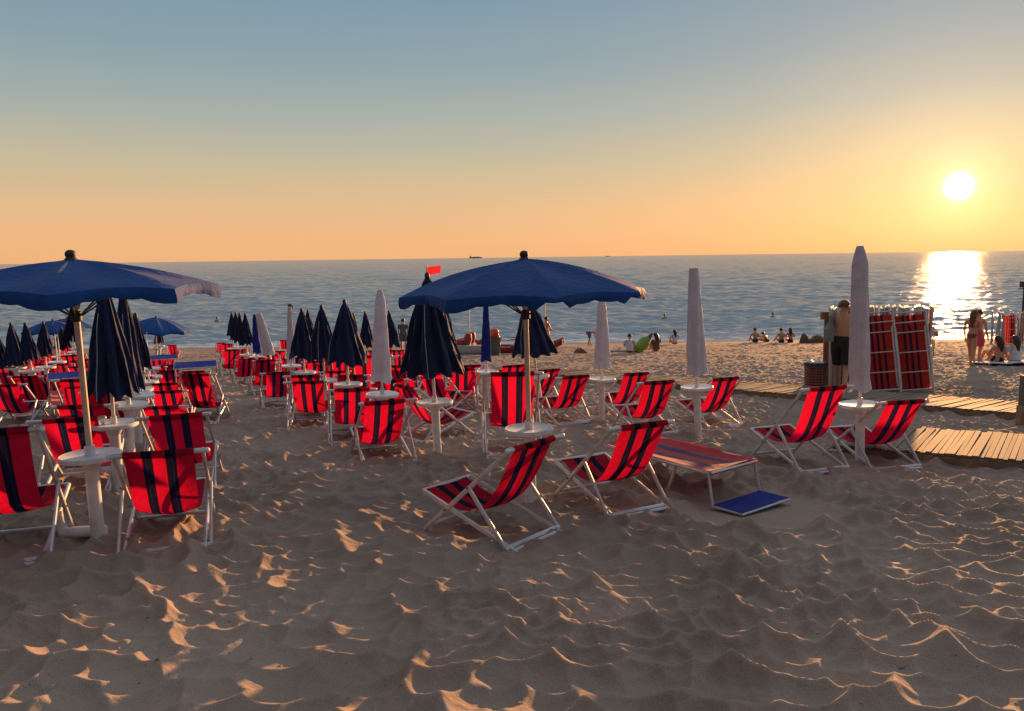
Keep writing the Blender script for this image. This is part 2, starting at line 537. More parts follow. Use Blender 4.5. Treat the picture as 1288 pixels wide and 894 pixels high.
# ------------------------------------------------------------------ beach and sea
def sym(dense, step, outer):
    core = np.arange(-dense, dense + step / 2, step)
    out_ = dense * np.exp(np.linspace(0, math.log(outer / dense), 26))[1:]
    return np.concatenate([-out_[::-1], core, out_])


rows_near = np.exp(np.arange(math.log(2.3), math.log(57.0), 0.0031))
rowsY = np.concatenate([np.linspace(-45, 2.0, 60), rows_near, np.linspace(58, 90, 12)])
u = sym(0.82, 0.0023, 24.0)
YY = np.repeat(rowsY[:, None], len(u), 1)
XX = u[None, :] * np.maximum(YY, 2.3)
beach = grid_mesh('beach_sand', XX, YY, ground_z(XX, YY), M_sand)
tag(beach, kind='structure')

rs = np.random.RandomState(3)
waves = []
for i in range(96):
    lam = 0.55 * (26.0 / 0.55) ** (i / 95.0)
    th = rs.normal(0, 0.55) + 0.12
    k = 2 * PI / lam
    waves.append((k * math.sin(th), k * math.cos(th), 0.0088 * lam ** 0.10 * rs.uniform(0.6, 1.3), rs.uniform(0, 2 * PI), lam))


def sea_z(X, Y, dY):
    z = np.zeros_like(X)
    for kx, ky, a, ph, lam in waves:
        w = np.clip((lam / dY - 2.5) / 3.0, 0, 1)
        z += a * w * np.sin(kx * X + ky * Y + ph)
    z = z + 0.9 * np.abs(z) * z                  # peakier crests
    # low swell rolling in near the shore
    y2 = Y + 2.4 * np.sin(X * 0.045 + 1.0) + 1.2 * np.sin(X * 0.13)
    sw = np.clip(1 - (Y - 50) / 60.0, 0, 1)
    z += sw * 0.07 * np.maximum(0, np.sin(2 * PI * y2 / 9.5)) ** 3 * (0.55 + 0.9 * np.clip(vnoise(X * 0.06, Y * 0.12, 77) + 0.4, 0, 1))
    return z


rY = np.exp(np.arange(math.log(46.0), math.log(1300.0), 0.0028))
far_rows = np.exp(np.linspace(math.log(1305.0), math.log(40000.0), 60))
rows = np.concatenate([rY, far_rows])
us = sym(0.80, 0.0031, 20.0)
Ys = np.repeat(rows[:, None], len(us), 1)
Xs = us[None, :] * Ys
dY = np.repeat(np.gradient(rows)[:, None], len(us), 1)
edge = np.clip((Ys - 50.0) / 6.0, 0.25, 1)
sea = grid_mesh('sea_water', Xs, Ys, SEA_Z + sea_z(Xs, Ys, dY) * edge, M_sea)
tag(sea, kind='structure')
# ------------------------------------------------------------------ deck chairs
CW = 0.62          # frame width
KIND = {
    'mid': dict(T=(-0.42, 0.93), F=(0.47, 0.0), S=(0.50, 0.34), R=(-0.49, 0.0), p=0.54,
                curve=[(-0.42, 0.945), (-0.35, 0.76), (-0.265, 0.555), (-0.165, 0.385), (-0.04, 0.29), (0.10, 0.26), (0.25, 0.275), (0.39, 0.31), (0.50, 0.355)]),
           # side profile: top bar, front foot, seat front, rear foot (forward, up)
    'low': dict(T=(-0.47, 0.79), F=(0.48, 0.0), S=(0.51, 0.32), R=(-0.50, 0.0), p=0.56,
                curve=[(-0.47, 0.805), (-0.385, 0.64), (-0.275, 0.455), (-0.16, 0.315), (-0.03, 0.24), (0.11, 0.222), (0.26, 0.245), (0.40, 0.29), (0.51, 0.335)]),
    'high': dict(T=(-0.33, 0.96), F=(0.38, 0.0), S=(0.43, 0.37), R=(-0.42, 0.0), p=0.52,
                 curve=[(-0.33, 0.975), (-0.29, 0.80), (-0.235, 0.60), (-0.165, 0.43), (-0.06, 0.335), (0.07, 0.30), (0.21, 0.315), (0.33, 0.345), (0.43, 0.385)]),
}


def cat_rom(pts, n):
    out = []
    P = [pts[0]] + list(pts) + [pts[-1]]
    for i in range(1, len(P) - 2):
        for k in range(n):
            t = k / n
            q = []
            for a in range(len(pts[0])):
                p0, p1, p2, p3 = P[i - 1][a], P[i][a], P[i + 1][a], P[i + 2][a]
                q.append(0.5 * (2 * p1 + (p2 - p0) * t + (2 * p0 - 5 * p1 + 4 * p2 - p3) * t * t + (3 * p1 - p0 - 3 * p2 + p3) * t ** 3))
            out.append(tuple(q))
    out.append(tuple(pts[-1]))
    return out


def sling_mb(kind, seed, shift, fine=True):
    """canvas hung between top bar and seat bar; wraps both bars, sags across, edges curl"""
    rr = random.Random(seed)
    K = KIND[kind]
    w = 0.50
    prof = cat_rom(K['curve'], 3 if fine else 2)
    Tx, Tz = K['T']; Sx, Sz = K['S']
    wrap_t = [(Tx + 0.027 * math.cos(a), Tz + 0.027 * math.sin(a)) for a in (-2.0, -1.3, -0.6, 0.1, 0.8, 1.5, 2.2, 2.9)]
    wrap_s = [(Sx + 0.025 * math.cos(a), Sz + 0.025 * math.sin(a)) for a in (0.9, 0.3, -0.4, -1.2, -2.0)]
    prof = wrap_t + [(Tx - 0.024, Tz - 0.012)] + prof[1:] + wrap_s
    n = len(prof); nu = 14 if fine else 10
    ph = rr.uniform(0, 6)
    extra = rr.uniform(-0.012, 0.03)
    V, UV = [], []
    for i, (x, z) in enumerate(prof):
        t = i / (n - 1)
        belly = math.sin(PI * min(1, max(0, (t - 0.12) / 0.8))) if 0.12 < t < 0.92 else 0
        for j in range(nu + 1):
            s = j / nu
            e = 2 * s - 1
            sag = -(0.026 + extra) * belly * (1 - 0.8 * e * e) + 0.006 * math.sin(9 * t + 4 * e + ph) * belly + 0.012 * belly * math.sin(3.1 * e + ph + 3 * t) * rr.uniform(0.9, 1.1)
            pin = 1 - 0.05 * belly
            y = e * w / 2 * pin + shift * (1 - 0.2 * belly)
            # sag acts along the normal, roughly back and down
            V.append((x - 0.35 * sag * 0 + sag * 0.5, y, z + sag * 0.8))
            UV.append((s * 0.998 + 0.001, t))
    fs = []
    for i in range(n - 1):
        for j in range(nu):
            a = i * (nu + 1) + j
            fs.append((a, a + 1, a + nu + 2, a + nu + 1))
    return MB().add([(y_, x_, z_) for x_, y_, z_ in V], fs, UV)     # local axes: x = across, y = forward


def P3(side, q, w=CW):
    return Vector((side * w / 2, q[0], q[1]))


def lerp2(a, b, t):
    return (a[0] + (b[0] - a[0]) * t, a[1] + (b[1] - a[1]) * t)


SLINGS = {}
for kd in KIND:
    for sd in range(6):
        for fine in (True, False):
            o = sling_mb(kd, sd * 11 + 3, (-0.03, 0.025, 0.0, -0.045, 0.04, 0.012)[sd], fine).build('sling', M_sling, None, 60)
            SLINGS[kd, sd, fine] = o.data
            bpy.data.objects.remove(o)


def make_chair(kind, fine):
    K = KIND[kind]
    root = empty('deck_chair', (0, 0, 0))
    s = bpy.data.objects.new('sling', SLINGS[kind, 0, fine]); COL.objects.link(s); s.parent = root
    r = 0.0155
    n = 8 if fine else 5
    Pt = lerp2(K['F'], K['T'], K['p'])
    Pb = lerp2(K['S'], K['R'], 0.92)
    wi, wo = CW - 0.045, CW
    if fine:
        for sd in (-1, 1):
            MB().tube([P3(sd, K['F'], wo), P3(sd, lerp2(K['F'], K['T'], 1.012), wo)], [0.020, 0.020], n, 0.75).build('back_rail', M_frame, root)
            MB().tube([P3(sd, K['S'], wi), P3(sd, K['R'], wi)], [0.021, 0.021], n, 0.75).build('seat_rail', M_frame, root)
            MB().tube([P3(sd, Pt, wo + 0.04), P3(sd, Pb, wo + 0.04)], [0.020, 0.020], n, 0.7).build('prop_leg', M_frame, root)
        X = lerp2(K['F'], K['T'], 0.27)
        for sd in (-1, 1):
            MB().tube([P3(sd, X, wi - 0.03), P3(sd, X, wo + 0.05)], 0.008, 6).build('pivot_bolt', M_darkmetal, root)
            MB().tube([P3(sd, Pt, wo - 0.02), P3(sd, Pt, wo + 0.08)], 0.008, 6).build('pivot_bolt', M_darkmetal, root)
        b = MB().tube([P3(-1, K['T'], wo + 0.05), P3(1, K['T'], wo + 0.05)], 0.020, 10)
        tb = b.build('top_bar', M_frame, root)
        for sd in (-1, 1):
            MB().ball(P3(sd, K['T'], wo + 0.06), 0.022, 8, 6).build('bar_cap', M_plastic, tb)
        MB().tube([P3(-1, K['S'], wi), P3(1, K['S'], wi)], 0.019, 8).build('seat_bar', M_frame, root)
        MB().tube([P3(-1, Pb, wo + 0.06), P3(1, Pb, wo + 0.06)], 0.021, 8).build('prop_bar', M_frame, root)
        q = lerp2(K['F'], K['T'], 0.06)
        MB().tube([P3(-1, lerp2(K['S'], K['R'], 0.965), wi), P3(1, lerp2(K['S'], K['R'], 0.965), wi)], 0.016, 8).build('foot_bar', M_frame, root)
        MB().tube([P3(-1, q, wo), P3(1, q, wo)], 0.016, 8).build('ground_bar', M_frame, root)
    else:
        m = MB()
        for sd in (-1, 1):
            m.tube([P3(sd, K['F'], wo), P3(sd, K['T'], wo)], 0.018, n)
        m.tube([P3(-1, K['T'], wo + 0.07), P3(1, K['T'], wo + 0.07)], 0.018, n)
        m.build('back_frame', M_frame, root)
        m = MB()
        for sd in (-1, 1):
            m.tube([P3(sd, K['S'], wi), P3(sd, K['R'], wi)], 0.017, n)
        m.tube([P3(-1, K['S'], wi), P3(1, K['S'], wi)], 0.016, n)
        m.build('seat_frame', M_frame, root)
        m = MB()
        for sd in (-1, 1):
            m.tube([P3(sd, Pt, wo + 0.04), P3(sd, Pb, wo + 0.04)], 0.016, n)
        m.tube([P3(-1, Pb, wo + 0.06), P3(1, Pb, wo + 0.06)], 0.016, n)
        m.build('prop_frame', M_frame, root)
    return root


PROTO = {}
chair_i = [0]
CS = 0.90          # size of the chairs on this beach


def chair(pos, yaw, label, kind='low', group='red striped deck chairs', scale=CS):
    """yaw: degrees, positive = facing left of straight-out-to-sea"""
    x, y = pos
    fine = y < 17
    key = (kind, fine)
    if key in PROTO:
        o = copy_tree(PROTO[key])
    else:
        o = PROTO[key] = make_chair(kind, fine)
    chair_i[0] += 1
    i = chair_i[0]
    for ch in o.children:
        if ch.name.startswith('sling'):
            ch.data = SLINGS[kind, (i * 5 + i // 6) % 6, fine]
    a = R_(yaw)
    fw, rt = Vector((-math.sin(a), math.cos(a))), Vector((math.cos(a), math.sin(a)))
    ft = [Vector((x, y)) + fw * f + rt * s for f in (-0.44, 0.42) for s in (-0.27, 0.27)]
    zs = [gz(p.x, p.y) for p in ft]
    z = float(np.mean(zs)) + 0.005
    pit = math.atan2((zs[2] + zs[3] - zs[0] - zs[1]) / 2, 0.86)
    rol = math.atan2((zs[0] + zs[2] - zs[1] - zs[3]) / 2, 0.54)
    o.location = (x, y, z)
    o.rotation_euler = (0.3 * pit, 0.3 * rol, a)
    o.scale = (scale,) * 3
    tag(o, label, 'deck chair', group)
    return o


def top_pos(px, py, yaw, kind='low', sc=CS):
    """root position of a chair whose top bar centre shows at a photo pixel"""
    T = KIND[kind]['T']
    x, y = hit(px, py, T[1] * sc)
    a = R_(yaw)
    return (x - math.sin(a) * -T[0] * sc, y + math.cos(a) * -T[0] * sc)


def shift(px, py, yaw, d):
    x, y = hit(px, py)
    a = R_(yaw)
    return (x - math.sin(a) * d, y + math.cos(a) * d)


CH = [  # (where, yaw, kind, label)
    ((-3.47, 5.20), 16, 'high', 'upright red striped deck chair cut off by the left picture edge'),
    (top_pos(83, 530, 16), 16, 'low', 'red striped deck chair directly left of the pole under the nearest open parasol'),
    (top_pos(104, 511, 16), 16, 'low', 'red striped deck chair peeking out behind the one left of the near pole'),
    ((-2.54, 5.56), 18, 'low', 'nearest red deck chair right of the nearest left table, fully in view from behind'),
    (top_pos(220, 527, 15), 15, 'low', 'red deck chair just behind the nearest one right of the left table'),
    (shift(805, 648, 28, 0.40), 28, 'low', 'red deck chair standing between the striped lounger and the central parasol'),
    ((-0.16, 5.56), 50, 'low', 'nearest central deck chair seen side-on, turned left with its seat showing'),
    ((2.95, 7.86), 20, 'mid', 'red deck chair between the striped lounger and the rightmost table'),
    ((3.83, 8.15), 15, 'low', 'rightmost red deck chair, behind the tallest white sleeved parasol'),
    (top_pos(916, 475, 22), 22, 'low', 'red deck chair right of the white parasol in the middle of the right file'),
    (top_pos(830, 482, 18), 18, 'low', 'red deck chair directly behind the one beside the striped lounger'),
    (top_pos(800, 469, 22), 22, 'low', 'red deck chair just right of the white parasol farthest along the right file'),
    (top_pos(723, 474, 25), 25, 'low', 'red deck chair just left of the farthest white parasol in the right file'),
    (top_pos(692, 465, 30), 30, 'low', 'dark shaded red deck chair right of the central parasol pole'),
    ((-0.03, 8.95), 4, 'high', 'upright red deck chair directly behind the open parasol in the centre'),
    (top_pos(645, 461, 15), 15, 'low', 'red deck chair whose top shows just behind the upright central chair'),
    (top_pos(489, 504, 22), 22, 'low', 'red deck chair left of the table below the large closed navy parasol'),
    (top_pos(512, 487, -50), -50, 'low', 'red deck chair turned to the right behind the table of the large closed navy parasol'),
    (top_pos(541, 469, -28), -28, 'low', 'red deck chair showing beneath the skirt of the large closed navy parasol'),
    (top_pos(579, 465, 5), 5, 'low', 'red deck chair standing straight on, left of the blue sleeved parasol'),
    (top_pos(592, 460, 20), 20, 'low', 'red deck chair half hidden behind the straight one beside the blue sleeve'),
    (top_pos(441, 489, 14), 14, 'low', 'red deck chair under the largest navy parasol of the middle file'),
    (top_pos(384, 479, 8), 8, 'low', 'red deck chair at the open sand, left end of the middle block'),
    (top_pos(381, 473, 10), 10, 'low', 'red deck chair directly behind the left end chair of the middle block'),
    (top_pos(467, 456, 8, 'high'), 8, 'high', 'upright red deck chair left of the white sleeved parasol in the middle file'),
    (top_pos(487, 480, 20), 20, 'low', 'red deck chair low behind the white sleeved parasol of the middle file'),
    (top_pos(500, 461, -25), -25, 'low', 'red deck chair right of the white sleeved parasol in the middle file'),
]
for pos, yaw, kd, lab in CH:
    chair(pos, yaw, lab, kd, scale=0.93 if 'cut off' in lab else 1.0 if kd == 'high' else CS)

ORD = ['nearest', 'second', 'third', 'fourth', 'fifth', 'sixth', 'seventh', 'eighth', 'ninth', 'tenth', 'eleventh', 'twelfth',
       'thirteenth', 'fourteenth', 'fifteenth', 'sixteenth', 'seventeenth', 'eighteenth', 'nineteenth', 'twentieth']
FILES = {
    'in the file just right of the left column of tables': (14, [(206, 510), (211, 493), (208, 483), (211, 468), (214, 459), (209, 451), (216, 434)]),
    'in the pair of chairs beside the blue shaded lounger': (8, [(249, 481), (247, 467)]),
    'in the cluster left of the left table column': (14, [(126, 492), (90, 491), (10, 484), (32, 473), (57, 472), (78, 470), (7, 462), (39, 454), (76, 458), (20, 457),
                                                    (62, 443), (81, 438), (97, 447), (52, 459), (100, 462), (28, 447), (46, 446), (112, 452), (86, 453), (12, 450)]),
    'behind the navy skirts beside the left table column': (16, [(153, 490), (163, 480), (172, 474), (190, 464), (182, 462), (196, 455)]),
    'along the sandy aisle edge of the middle block': (26, [(350, 469), (334, 460), (323, 451), (309, 452), (303, 444), (294, 441), (290, 446), (279, 431), (286, 436)]),
    'between tables at the back of the middle block': (10, [(419, 467), (442, 473), (397, 461), (374, 457), (447, 456), (349, 442), (356, 428), (466, 441), (340, 446), (412, 457), (433, 459), (479, 456), (362, 451), (386, 450), (408, 448), (430, 447), (454, 449)]),
    'in the far row behind the middle white sleeve': (12, [(500, 446), (508, 463), (520, 455), (484, 441)]),
}
for where, (yaw, pts) in FILES.items():
    sc = 0.78 if 'right of the left column' in where else 0.84
    world_pts = sorted([top_pos(px, py, yaw, 'low', sc) for px, py in pts], key=lambda p: p[1])
    for k, p in enumerate(world_pts):
        q = ORD[k] + (' deck chair' if k == 0 else ' nearest deck chair')
        chair(p, yaw + random.uniform(-4, 4), f'{q} {where}', random.choice(['low', 'low', 'low', 'mid']), scale=sc)


# ------------------------------------------------------------------ parasols
def tilt_to(o, base, top):
    d = (Vector(top) - Vector(base)).normalized()
    o.rotation_euler = Vector((0, 0, 1)).rotation_difference(d).to_euler()


def table_parts(root, h, pipe=0.047):
    MB().lathe([(0.02, h - 0.10), (pipe * 1.05, h - 0.10), (pipe * 1.5, h - 0.055), (0.150, h - 0.030), (0.200, h - 0.026), (0.207, h - 0.018), (0.208, h + 0.006),
                (0.200, h + 0.014), (0.190, h + 0.008), (0.02, h + 0.004)], 36).build('table_top', M_plastic, root, 30)
    MB().lathe([(pipe * 0.98, -0.15), (pipe, 0.0), (pipe, h - 0.09), (pipe * 0.9, h - 0.085)], 20).build('post', M_plastic, root, 40)


def pole_part(root, h0, h1, r=0.019, mat=None):
    p = MB().lathe([(r, h0), (r, h1)], 12).build('pole', mat or M_plastic, root)
    MB().lathe([(r * 1.02, h0 + 0.0), (r * 1.7, h0 + 0.004), (r * 1.7, h0 + 0.07), (r * 1.1, h0 + 0.075)], 12).build('collar', M_plastic, p)


def open_canopy(root, H, R, seed, drop, tears=()):
    rr = random.Random(seed)
    n, per = 8, 12
    N = n * per
    rot = rr.uniform(0, PI / 4)
    prof = []
    for i in range(13):
        t = i / 12
        prof.append((0.03 + (R - 0.03) * t, H - 0.07 - drop * (0.35 * t + 0.65 * t ** 2.1)))
    V = []
    for i, (r, z) in enumerate(prof):
        t = i / 12
        for j in range(N):
            a = 2 * PI * j / N + rot
            s = (j % per) / per
            b = math.sin(PI * s)                       # 0 on a rib, 1 between ribs
            q = r * (1 - 0.13 * b * t ** 1.5)
            V.append((q * math.cos(a), q * math.sin(a), z + 0.03 * b * t ** 3 - 0.042 * b * math.sin(PI * min(1, t * 1.05)) + 0.004 * math.sin(7 * a + 5 * t)))
    # hanging valance, wavy with cut scallops
    for k, (dz, out) in enumerate(((0.035, 0.010), (0.070, 0.012), (0.105, 0.004))):
        for j in range(N):
            a = 2 * PI * j / N + rot
            s = (j % per) / per
            b = math.sin(PI * s)
            r, z = prof[-1]
            q = r * (1 - 0.13 * b) + out + 0.012 * math.sin(a * 19 + seed) * (k + 1) / 3
            sc = 0.88 + 0.16 * abs(math.sin(PI * s * 4)) ** 0.7
            cut = 1.0
            for ta, tw in tears:
                if abs((a - ta + PI) % (2 * PI) - PI) < tw:
                    cut = 0.35
            V.append((q * math.cos(a), q * math.sin(a), z + 0.03 * b - dz * (sc if k == 2 else 1) * cut * (1 - 0.30 * b)))
    rows_ = 13 + 3
    fs = []
    for i in range(rows_ - 1):
        for j in range(N):
            k = (j + 1) % N
            fs.append((i * N + j, (i + 1) * N + j, (i + 1) * N + k, i * N + k))
    c = MB().add(V, fs).build('canopy', M_navy_open, root, 26)
    MB().lathe([(0.045, H - 0.08), (0.040, H - 0.062), (0.030, H - 0.052), (0.036, H - 0.040), (0.036, H - 0.022), (0.026, H - 0.006), (0.010, H), (0.002, H)], 16).build('finial', M_dark, root)
    for k in range(n):
        a = 2 * PI * k / n + rot
        pts = [(r * math.cos(a), r * math.sin(a), z - 0.016) for r, z in prof[::2]]
        MB().tube(pts, 0.006, 5).build('rib', M_darkmetal, root)
        MB().tube([(0.03 * math.cos(a), 0.03 * math.sin(a), H - drop - 0.25), (prof[6][0] * math.cos(a), prof[6][0] * math.sin(a), prof[6][1] - 0.02)], 0.006, 5).build('strut', M_darkmetal, root)
    MB().lathe([(0.022, H - drop - 0.29), (0.036, H - drop - 0.28), (0.036, H - drop - 0.22), (0.022, H - drop - 0.21)], 12).build('hub', M_dark, root)
    return c


def closed_skirt(root, H, L, rb, seed, mat=None, tape=True):
    rr = random.Random(seed)
    nf, per = 10, 8
    N = nf * per
    rows_ = 22
    V, tapes = [], []
    amps = [rr.uniform(0.55, 1.3) for _ in range(nf)]
    phs = [rr.uniform(-0.25, 0.25) for _ in range(nf)]
    low = [rr.uniform(-0.05, 0.05) for _ in range(nf)]
    rot = rr.uniform(0, 6)
    for i in range(rows_):
        t = i / (rows_ - 1)
        r0 = 0.022 + (rb - 0.022) * (0.86 * t ** 0.70 + 0.14 * t ** 2)
        for j in range(N):
            f, s = j // per, (j % per) / per
            c = math.cos(2 * PI * s)
            am = 0.15 * amps[f] * min(1, t * 3)
            r = r0 * (1 + am * c + 0.05 * math.sin(9 * s + 11 * t + f))
            a = 2 * PI * (j / N) + rot + phs[f] * math.sin(PI * s) * 0.5 + 0.25 * t
            z = H - 0.06 - L * t - (0.035 * c + low[f] * math.sin(PI * s)) * max(0, (t - 0.75) * 4) * (L / 1.1)
            V.append((r * math.cos(a), r * math.sin(a), z))
    fs = []
    for i in range(rows_ - 1):
        for j in range(N):
            k = (j + 1) % N
            fs.append((i * N + j, (i + 1) * N + j, (i + 1) * N + k, i * N + k))
    fs.append(tuple(range(N - 1, -1, -1)))
    sk = MB().add(V, fs).build('closed_canopy', mat or M_navy, root, 50)
    if tape:
        m = MB()
        for f in (1, 4, 8):
            j = f * per
            pts = []
            for i in range(5, rows_):
                p = Vector(V[i * N + j]); q = Vector((p.x, p.y, 0)).normalized() * 0.001
                pts.append(p + q)
            m.tube(pts, 0.003, 4)
        m.build('seam_tape', M_tape, sk)
    MB().lathe([(0.022, H - 0.075), (0.03, H - 0.06), (0.026, H - 0.02), (0.008, H), (0.002, H)], 12).build('finial', M_dark, root)
    return sk


def sleeve(root, H, L, w1, seed, mat, shape):
    a0, a1 = {'cone': (0.20, 0.36), 'cut': (0.44, 0.48), 'bullet': (0.30, 0.70)}[shape]
    rr = random.Random(seed)
    N, rows_ = 48, 40
    V = []
    rot = rr.uniform(-0.4, 0.4)
    for i in range(rows_):
        t = i / (rows_ - 1)
        r = w1 * (a0 + (a1 - a0) * min(1, t / 0.12) ** 0.8 + (1.0 - a1) * t ** (0.8 if shape == 'cone' else 1)) * (1 - 0.10 * math.exp(-((t - 0.90) / 0.05) ** 2))
        for j in range(N):
            a = 2 * PI * j / N + rot
            q = r * (1 + 0.09 * math.sin(3 * a + 2 + 2.5 * t + seed) + 0.10 * math.sin(7 * a + 4 * t + seed) * (0.35 + 0.65 * t) + 0.03 * math.sin(23 * t + 2 * a + seed) * math.sin(3 * a))
            q = max(q, 0.021)
            z = H - L * t
            if i == rows_ - 1:
                z += 0.02 * math.sin(3 * a + seed)
            V.append((q * math.cos(a), 0.72 * q * math.sin(a), z))
    fs = []
    for i in range(rows_ - 1):
        for j in range(N):
            k = (j + 1) % N
            fs.append((i * N + j, (i + 1) * N + j, (i + 1) * N + k, i * N + k))
    fs.append(tuple(range(N - 1, -1, -1)))
    return MB().add(V, fs).build('sleeve', mat, root, 60)


def parasol(kind, table, top, label, bot=None, width=None, d=None, seed=1, cat='parasol', group=None, th=0.64, R=1.1, drop=0.37, tears=(), polemat=None):
    """table: photo pixel of the table top centre (or (column, None) with forward distance d); top/bot: photo pixel of the tip and hem"""
    if table[1] is not None:
        x, y = hit(table[0], table[1], th)
    else:
        x, y = at(table[0], d)
    z = gz(x, y)
    v = ray(*top)
    t = y / v.y
    tip = Vector((v.x * t, y, CAM_H + v.z * t))
    H = (tip - Vector((x, y, z))).length
    o = empty({'open': 'open_parasol', 'navy': 'closed_parasol'}.get(kind, 'sleeved_parasol'), (x, y, z))
    tilt_to(o, (x, y, z), tip)
    table_parts(o, th)
    if kind == 'open':
        pole_part(o, th, H - 0.05, 0.021, polemat or M_pole)
        open_canopy(o, H, R, seed, drop, tears)
    else:
        vb = ray(*bot)
        zb = CAM_H + vb.z * (y / vb.y)
        L = tip.z - zb
        wpx = width
        w = wpx / F_PX * y / 2
        pole_part(o, th, H - 0.03, 0.016)
        if kind == 'navy':
            closed_skirt(o, H, L - 0.05, w * 1.06, seed, tape=y < 14)
        else:
            sleeve(o, H, L, w, seed, M_blue if kind == 'blue' else M_white_cloth, {15: 'bullet', 16: 'cut', 17: 'cut', 12: 'cut', 19: 'cut', 13: 'cut'}.get(seed, 'cone'))
    tag(o, label, cat, group or {'open': 'open blue parasols', 'navy': 'closed navy parasols', 'white': 'white sleeved parasols', 'blue': 'blue sleeved parasols'}[kind])
    return o


parasol('open', (667, 540), (659, 315), 'open blue parasol with tattered valance over a white table, in the centre', seed=4, R=1.03, drop=0.275, tears=((4.9, 0.10), (5.7, 0.12)))
near_open = parasol('open', (115, 570), (88, 314), 'large open blue parasol over a white table at the left, nearest of all', seed=9, R=0.96, drop=0.215)
# loose strap hanging under the left canopy
nx, ny = near_open.location.x, near_open.location.y
near_strap_pts = [(-0.22, 0.50, 1.88), (-0.28, 0.50, 1.70), (-0.36, 0.50, 1.48), (-0.42, 0.50, 1.36)]
MB().tube(near_strap_pts, [0.030, 0.034, 0.038, 0.02], 8, 0.4).build('strap', M_navy, near_open)

parasol('navy', (143, 535), (130, 352), 'big closed navy parasol hanging just behind the open one at the left', bot=(143, 493), width=56, seed=2)
parasol('navy', (160, 512), (154, 358), 'closed navy parasol directly behind the big navy one at the left', bot=(167, 486), width=34, seed=3)
parasol('navy', (170, 499), (170, 393), 'closed navy parasol at the right rear of the tall navy pair in the left column', bot=(184, 462), width=30, seed=5)
parasol('navy', (549, 506), (537, 342), 'largest closed navy parasol with pleated skirt left of the central open parasol', bot=(540, 466), width=70, seed=6)
parasol('white', (480, 497), (478, 364), 'white sleeved parasol between navy ones in the middle file', bot=(484, 480), width=25, seed=7)
parasol('navy', (438, 484), (433, 376), 'closed navy parasol next to the white sleeve, front of three in the middle', bot=(436, 456), width=46, seed=8)
parasol('navy', (408, 476), (404, 383), 'closed navy parasol, centre one of the three in the middle file', bot=(404, 452), width=34, seed=10)
parasol('navy', (383, 469), (379, 387), 'closed navy parasol, leftmost of the three beside the slim white sleeve', bot=(378, 449), width=30, seed=11)
parasol('white', (366, 461), (364, 386), 'slim white sleeved parasol at the left of the three navy ones', bot=(366, 456), width=10, seed=12)
parasol('white', (350, 457), (325, 394), 'pale tilted sleeved parasol against the sea beside a bright blue one', bot=(332, 448), width=15, seed=13)
parasol('blue', (324, 450), (320, 395), 'short bright blue sleeved parasol touching the pale tilted one', bot=(323, 444), width=10, seed=14)
parasol('white', (1085, 508), (1082, 309), 'tallest white sleeved parasol at the right, in front of the folded loungers', bot=(1084, 491), width=27, seed=15)
parasol('white', (879, 490), (873, 337), 'white sleeved parasol in the middle of the right file', bot=(880, 471), width=26, seed=16)
parasol('white', (757, 478), (757, 378), 'white sleeved parasol farthest along the right file, under the blue canopy edge', bot=(757, 463), width=21, seed=17)
parasol('navy', (680, 473), (664, 372), 'closed navy parasol directly behind the central wooden pole', bot=(669, 444), width=50, seed=18)
parasol('blue', (612, 469), (611, 382), 'narrow bright blue sleeved parasol below the central canopy', bot=(612, 454), width=13, seed=19)
for k, (px, dd, ty, by, w) in enumerate([(308, 22.0, 393, 433, 15), (301, 24.0, 393, 430, 14), (296, 26.5, 392, 426, 13), (291, 29.0, 392, 421, 12)]):
    parasol('navy', (px + 2, None), (px, ty), f'closed navy parasol, {["front", "second", "third", "rearmost"][k]} of the tight cluster of four by the sea',
            bot=(px, by), width=w, d=dd, seed=20 + k)
parasol('navy', (463, None), (459, 391), 'small closed navy parasol left of the middle white sleeve', bot=(461, 435), width=17, d=20, seed=25)
parasol('navy', (494, None), (489, 390), 'small closed navy parasol right of the middle white sleeve', bot=(496, 435), width=20, d=21, seed=26)
parasol('navy', (388, None), (387, 389), 'small closed navy parasol half hidden between the three larger middle ones', bot=(389, 430), width=17, d=22, seed=27)
parasol('navy', (446, None), (444, 393), 'closed navy parasol mostly hidden behind the front one of the middle three', bot=(448, 440), width=18, d=19, seed=28)
parasol('navy', (562, None), (560, 383), 'slate navy parasol closed, half hidden behind the largest navy one', bot=(565, 440), width=24, d=18.5, seed=29)
parasol('navy', (18, None), (13, 405), 'closed navy parasol with a wide skirt near the left edge', bot=(15, 458), width=24, d=17, seed=30)
parasol('navy', (42, 468), (31, 405), 'closed navy parasol, second from the left edge', bot=(34, 452), width=21, seed=31)
parasol('navy', (57, 461), (54, 404), 'closed navy parasol in front of the small open blue one', bot=(53, 446), width=20, seed=32)
parasol('navy', (80, None), (77, 411), 'closed navy parasol under the far open blue canopy', bot=(78, 437), width=19, d=25, seed=33)
parasol('navy', (95, None), (93, 408), 'short closed navy parasol just left of the near wooden pole', bot=(93, 429), width=11, d=31, seed=34)
parasol('navy', (3, None), (-4, 418), 'closed navy parasol cut by the left picture edge', bot=(-1, 462), width=18, d=17.5, seed=35)
parasol('navy', (200, None), (199, 410), 'tiny closed navy parasol beneath the far open canopy right of the left column', bot=(199, 431), width=11, d=33, seed=36)
parasol('open', (195, None), (196, 397), 'open blue parasol by the sea right of the left table column', d=30, seed=37, R=1.25, drop=0.5)
parasol('open', (69, None), (66, 401), 'small open blue parasol far behind the navy ones at the left', d=32, seed=38, R=1.15, drop=0.42)
parasol('open', (86, None), (84, 398), 'open blue parasol farthest out, just behind another open one at the left', d=36, seed=39, R=1.1, drop=0.42)

